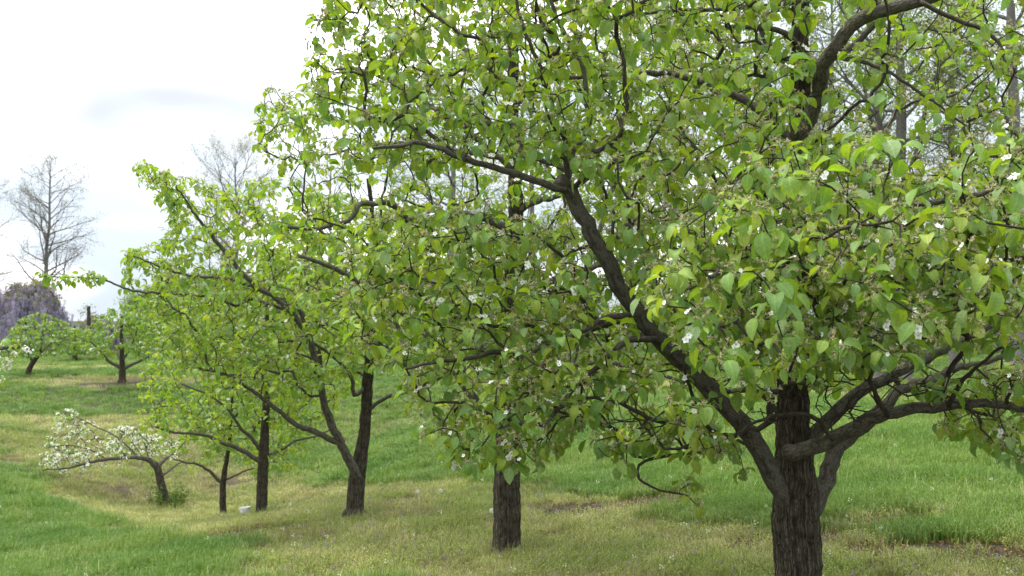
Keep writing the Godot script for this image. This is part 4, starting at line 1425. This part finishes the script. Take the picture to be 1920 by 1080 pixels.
func build_wisteria(px: float, d: float, rad: float, hgt: float, seed_: int, label_: String) -> void:
	var rng := RandomNumberGenerator.new()
	rng.seed = seed_
	var base := P(px, HORIZON, d)
	base.y = H(base.x, base.z)
	var root := thing("wisteria", label_, "shrub", base, "wisterias")
	var tb := Buf.new()
	var sp := spline([[Vector3(0, -0.2, 0), 0.12], [Vector3(0.05, 0.6, 0), 0.1], [Vector3(-0.04, 1.2, 0.05), 0.09], [Vector3(0, hgt * 0.85, 0), 0.05]], 0.1, rng, 0.006)
	tube(tb, sp[0], sp[1], 12, 0.006, true)
	renormal(tb)
	mi(tb.mesh(), M.bark, "trunk", root)
	var rac := []
	var rct := []
	var lf := []
	var lct := []
	for k in 34:
		var az := k * 2.4 + rng.randf() * 0.4
		var e := rng.randf_range(0.15, 1.2)
		var out := Vector3(cos(az), 0, sin(az))
		var r := rad * rng.randf_range(0.75, 1.05) * cos(e * 0.7)
		var top := hgt * (0.62 + 0.4 * sin(e))
		var b := Buf.new()
		var pts := [[Vector3(0, hgt * 0.6, 0), 0.03], [out * r * 0.35 + Vector3(0, top * 0.95, 0), 0.022], [out * r * 0.75 + Vector3(0, top * 0.85, 0), 0.014], [out * r * 1.05 + Vector3(0, top * 0.5, 0), 0.008], [out * r * 1.12 + Vector3(0, top * 0.15, 0), 0.004]]
		var s2 := spline(pts, 0.12, rng, 0.015)
		tube(b, s2[0], s2[1], 5)
		mi(b.mesh(), M.twig, "branch", root)
		for q in s2[0]:
			if q.y < hgt * 0.12:
				continue
			for j in 5:
				var o: Vector3 = q + Vector3(rng.randfn(), rng.randfn() * 0.6, rng.randfn()) * 0.14
				if rng.randf() < clampf(1.45 - q.y / hgt * 1.05, 0.3, 0.95):
					rac.append(Transform3D(Basis(Vector3.UP, rng.randf() * TAU) * rng.randf_range(0.7, 1.3), o))
					rct.append(Color(0.33, 0.27, 0.44).lerp(Color(0.5, 0.45, 0.57), rng.randf()) * rng.randf_range(0.7, 1.1))
				else:
					lf.append(Transform3D(Basis(Vector3(rng.randfn(), rng.randfn(), rng.randfn()).normalized(), rng.randf() * TAU) * rng.randf_range(0.08, 0.15), o + Vector3(0, 0.06, 0)))
					lct.append(Color(0.24, 0.17, 0.1).lerp(Color(0.2, 0.24, 0.08), rng.randf()))
	# a raceme: florets in whorls that taper to a point, hanging
	var st := SurfaceTool.new()
	st.begin(Mesh.PRIMITIVE_TRIANGLES)
	st.set_smooth_group(-1)
	for j in 26:
		var f := j / 26.0
		var a := j * 2.4
		var w := 0.045 * (1.0 - 0.8 * f)
		blob(st, Vector3(cos(a) * w, -0.3 * f, sin(a) * w), 0.016 * (1.0 - 0.5 * f), Color(1, 1, 1) * (0.8 + 0.4 * rng.randf()))
	quad_ribbon(st, Vector3.ZERO, Vector3(0, -0.3, 0), 0.003, Color(0.5, 0.9, 0.3))
	st.generate_normals()
	copies(st.commit(), M.flower, rac, rct, "flower_racemes", root)
	copies(M.sprig, M.small_leaf, lf, lct, "foliage", root)

func build_small() -> void:
	# dandelion clocks
	var rng := RandomNumberGenerator.new()
	rng.seed = 61
	var st := SurfaceTool.new()
	st.begin(Mesh.PRIMITIVE_TRIANGLES)
	st.set_smooth_group(-1)
	for k in 170:
		var y := 1.0 - 2.0 * (k + 0.5) / 170.0
		var a := k * 2.39996
		var d := Vector3(cos(a) * sqrt(1 - y * y), y, sin(a) * sqrt(1 - y * y))
		quad_ribbon(st, d * 0.003, d * 0.016, 0.00025, Color(0.7, 0.68, 0.62))
		var x := d.cross(Vector3(0.3, 0.5, 0.8)).normalized()
		var z := d.cross(x)
		for j in 4:
			var e := x * cos(j * 1.57) + z * sin(j * 1.57)
			quad_ribbon(st, d * 0.016, d * 0.0195 + e * 0.004, 0.0005, Color(0.82, 0.82, 0.8))
	st.generate_normals()
	var puff := st.commit()
	var cst := SurfaceTool.new()
	cst.begin(Mesh.PRIMITIVE_TRIANGLES)
	cst.set_smooth_group(-1)
	blob(cst, Vector3.ZERO, 0.004, Color(0.25, 0.22, 0.12))
	cst.generate_normals()
	var core := cst.commit()
	var pale := mat("dandelion stem", Color(0.26, 0.3, 0.13))
	var k := 0
	for e in [[783, 922, 10.0, "dandelion clock on tall stem with a twin beside it"], [826, 926, 10.0, "dandelion clock on tall stem with a twin beside it"], [922, 962, 8.2, "single dandelion clock close to the straight pear trunk"]]:
		var top := P(e[0], e[1], e[2])
		var b := Vector3(top.x, H(top.x, top.z), top.z)
		var o := thing("dandelion_clock", e[3], "dandelion", b, "dandelion clocks")
		var sb := Buf.new()
		var hh := maxf(0.12, top.y - b.y)
		var sp := spline([[Vector3(0.01, -0.02, 0), 0.003], [Vector3(0, hh * 0.5, 0.004), 0.0028], [Vector3(0, hh, 0), 0.0022]], 0.03, rng, 0.0008)
		tube(sb, sp[0], sp[1], 6)
		mi(sb.mesh(), pale, "stem", o)
		var pf := mi(puff, M.flower, "seed_head", o)
		pf.position = Vector3(0, hh, 0)
		var cr := mi(core, M.flower, "core", o)
		cr.position = Vector3(0, hh, 0)
		k += 1
	# the little white pot between the slim trees
	var at := P(461, 975, 12.0)
	at.y = H(at.x, at.z)
	var pot := thing("plastic_pot", "small white plastic pot lying open in grass between two slim trunks", "pot", at)
	var prof := [[0.0, 0.0], [0.05, 0.0], [0.052, 0.004], [0.062, 0.088], [0.067, 0.09], [0.068, 0.1], [0.064, 0.102], [0.06, 0.098], [0.05, 0.012], [0.0, 0.01]]
	var pbuf := Buf.new()
	var pp := PackedVector3Array()
	for s in prof.size():
		for j in 25:
			var a := TAU * j / 24.0
			pbuf.v.append(Vector3(cos(a) * prof[s][0], prof[s][1] + 0.03, sin(a) * prof[s][0]))
			pbuf.n.append(Vector3(cos(a), 0, sin(a)))
			pbuf.uv.append(Vector2(j / 24.0, s))
	for s in prof.size() - 1:
		for j in 24:
			var q := s * 25 + j
			pbuf.i.append_array([q, q + 1, q + 25, q + 1, q + 26, q + 25])
	facet(pbuf)
	mi(pbuf.mesh(), mat("white plastic", Color(0.72, 0.73, 0.74), 0.45), "body", pot)
	var hb := Buf.new()
	var hp := PackedVector3Array()
	var hr := PackedFloat32Array()
	for j in 13:
		var a := PI * j / 12.0
		hp.append(Vector3(cos(a) * 0.069, 0.125 + sin(a) * 0.012, sin(a) * 0.066))
		hr.append(0.0016)
	tube(hb, hp, hr, 6)
	mi(hb.mesh(), mat("wire", Color(0.35, 0.35, 0.35), 0.5), "handle", pot)
	pot.rotation.z = 0.12
	# root suckers round the foot of the blossom tree
	var sat := P(318, 956, 14.9)
	sat.y = H(sat.x, sat.z)
	var su := thing("sucker_shoots", "leafy green sucker shoots at the foot of the blossom tree", "shrub", sat)
	var sb2 := Buf.new()
	var wh := []
	var ct := []
	for j in 16:
		var a := j * 2.4
		var o := Vector3(cos(a), 0, sin(a)) * rng.randf_range(0.08, 0.22)
		var tip := o * 1.3 + Vector3(0, rng.randf_range(0.15, 0.34), 0)
		tube(sb2, PackedVector3Array([o, tip]), PackedFloat32Array([0.004, 0.002]), 4)
		for i in 9:
			wh.append(Transform3D(Basis(Vector3(rng.randfn(), rng.randfn(), rng.randfn()).normalized(), rng.randf() * TAU) * rng.randf_range(0.04, 0.07), o.lerp(tip, 0.3 + i * 0.08)))
			ct.append(Color(0.12, 0.2, 0.045) * rng.randf_range(0.7, 1.2))
	mi(sb2.mesh(), M.twig, "stems", su)
	copies(M.sprig, M.small_leaf, wh, ct, "foliage", su)
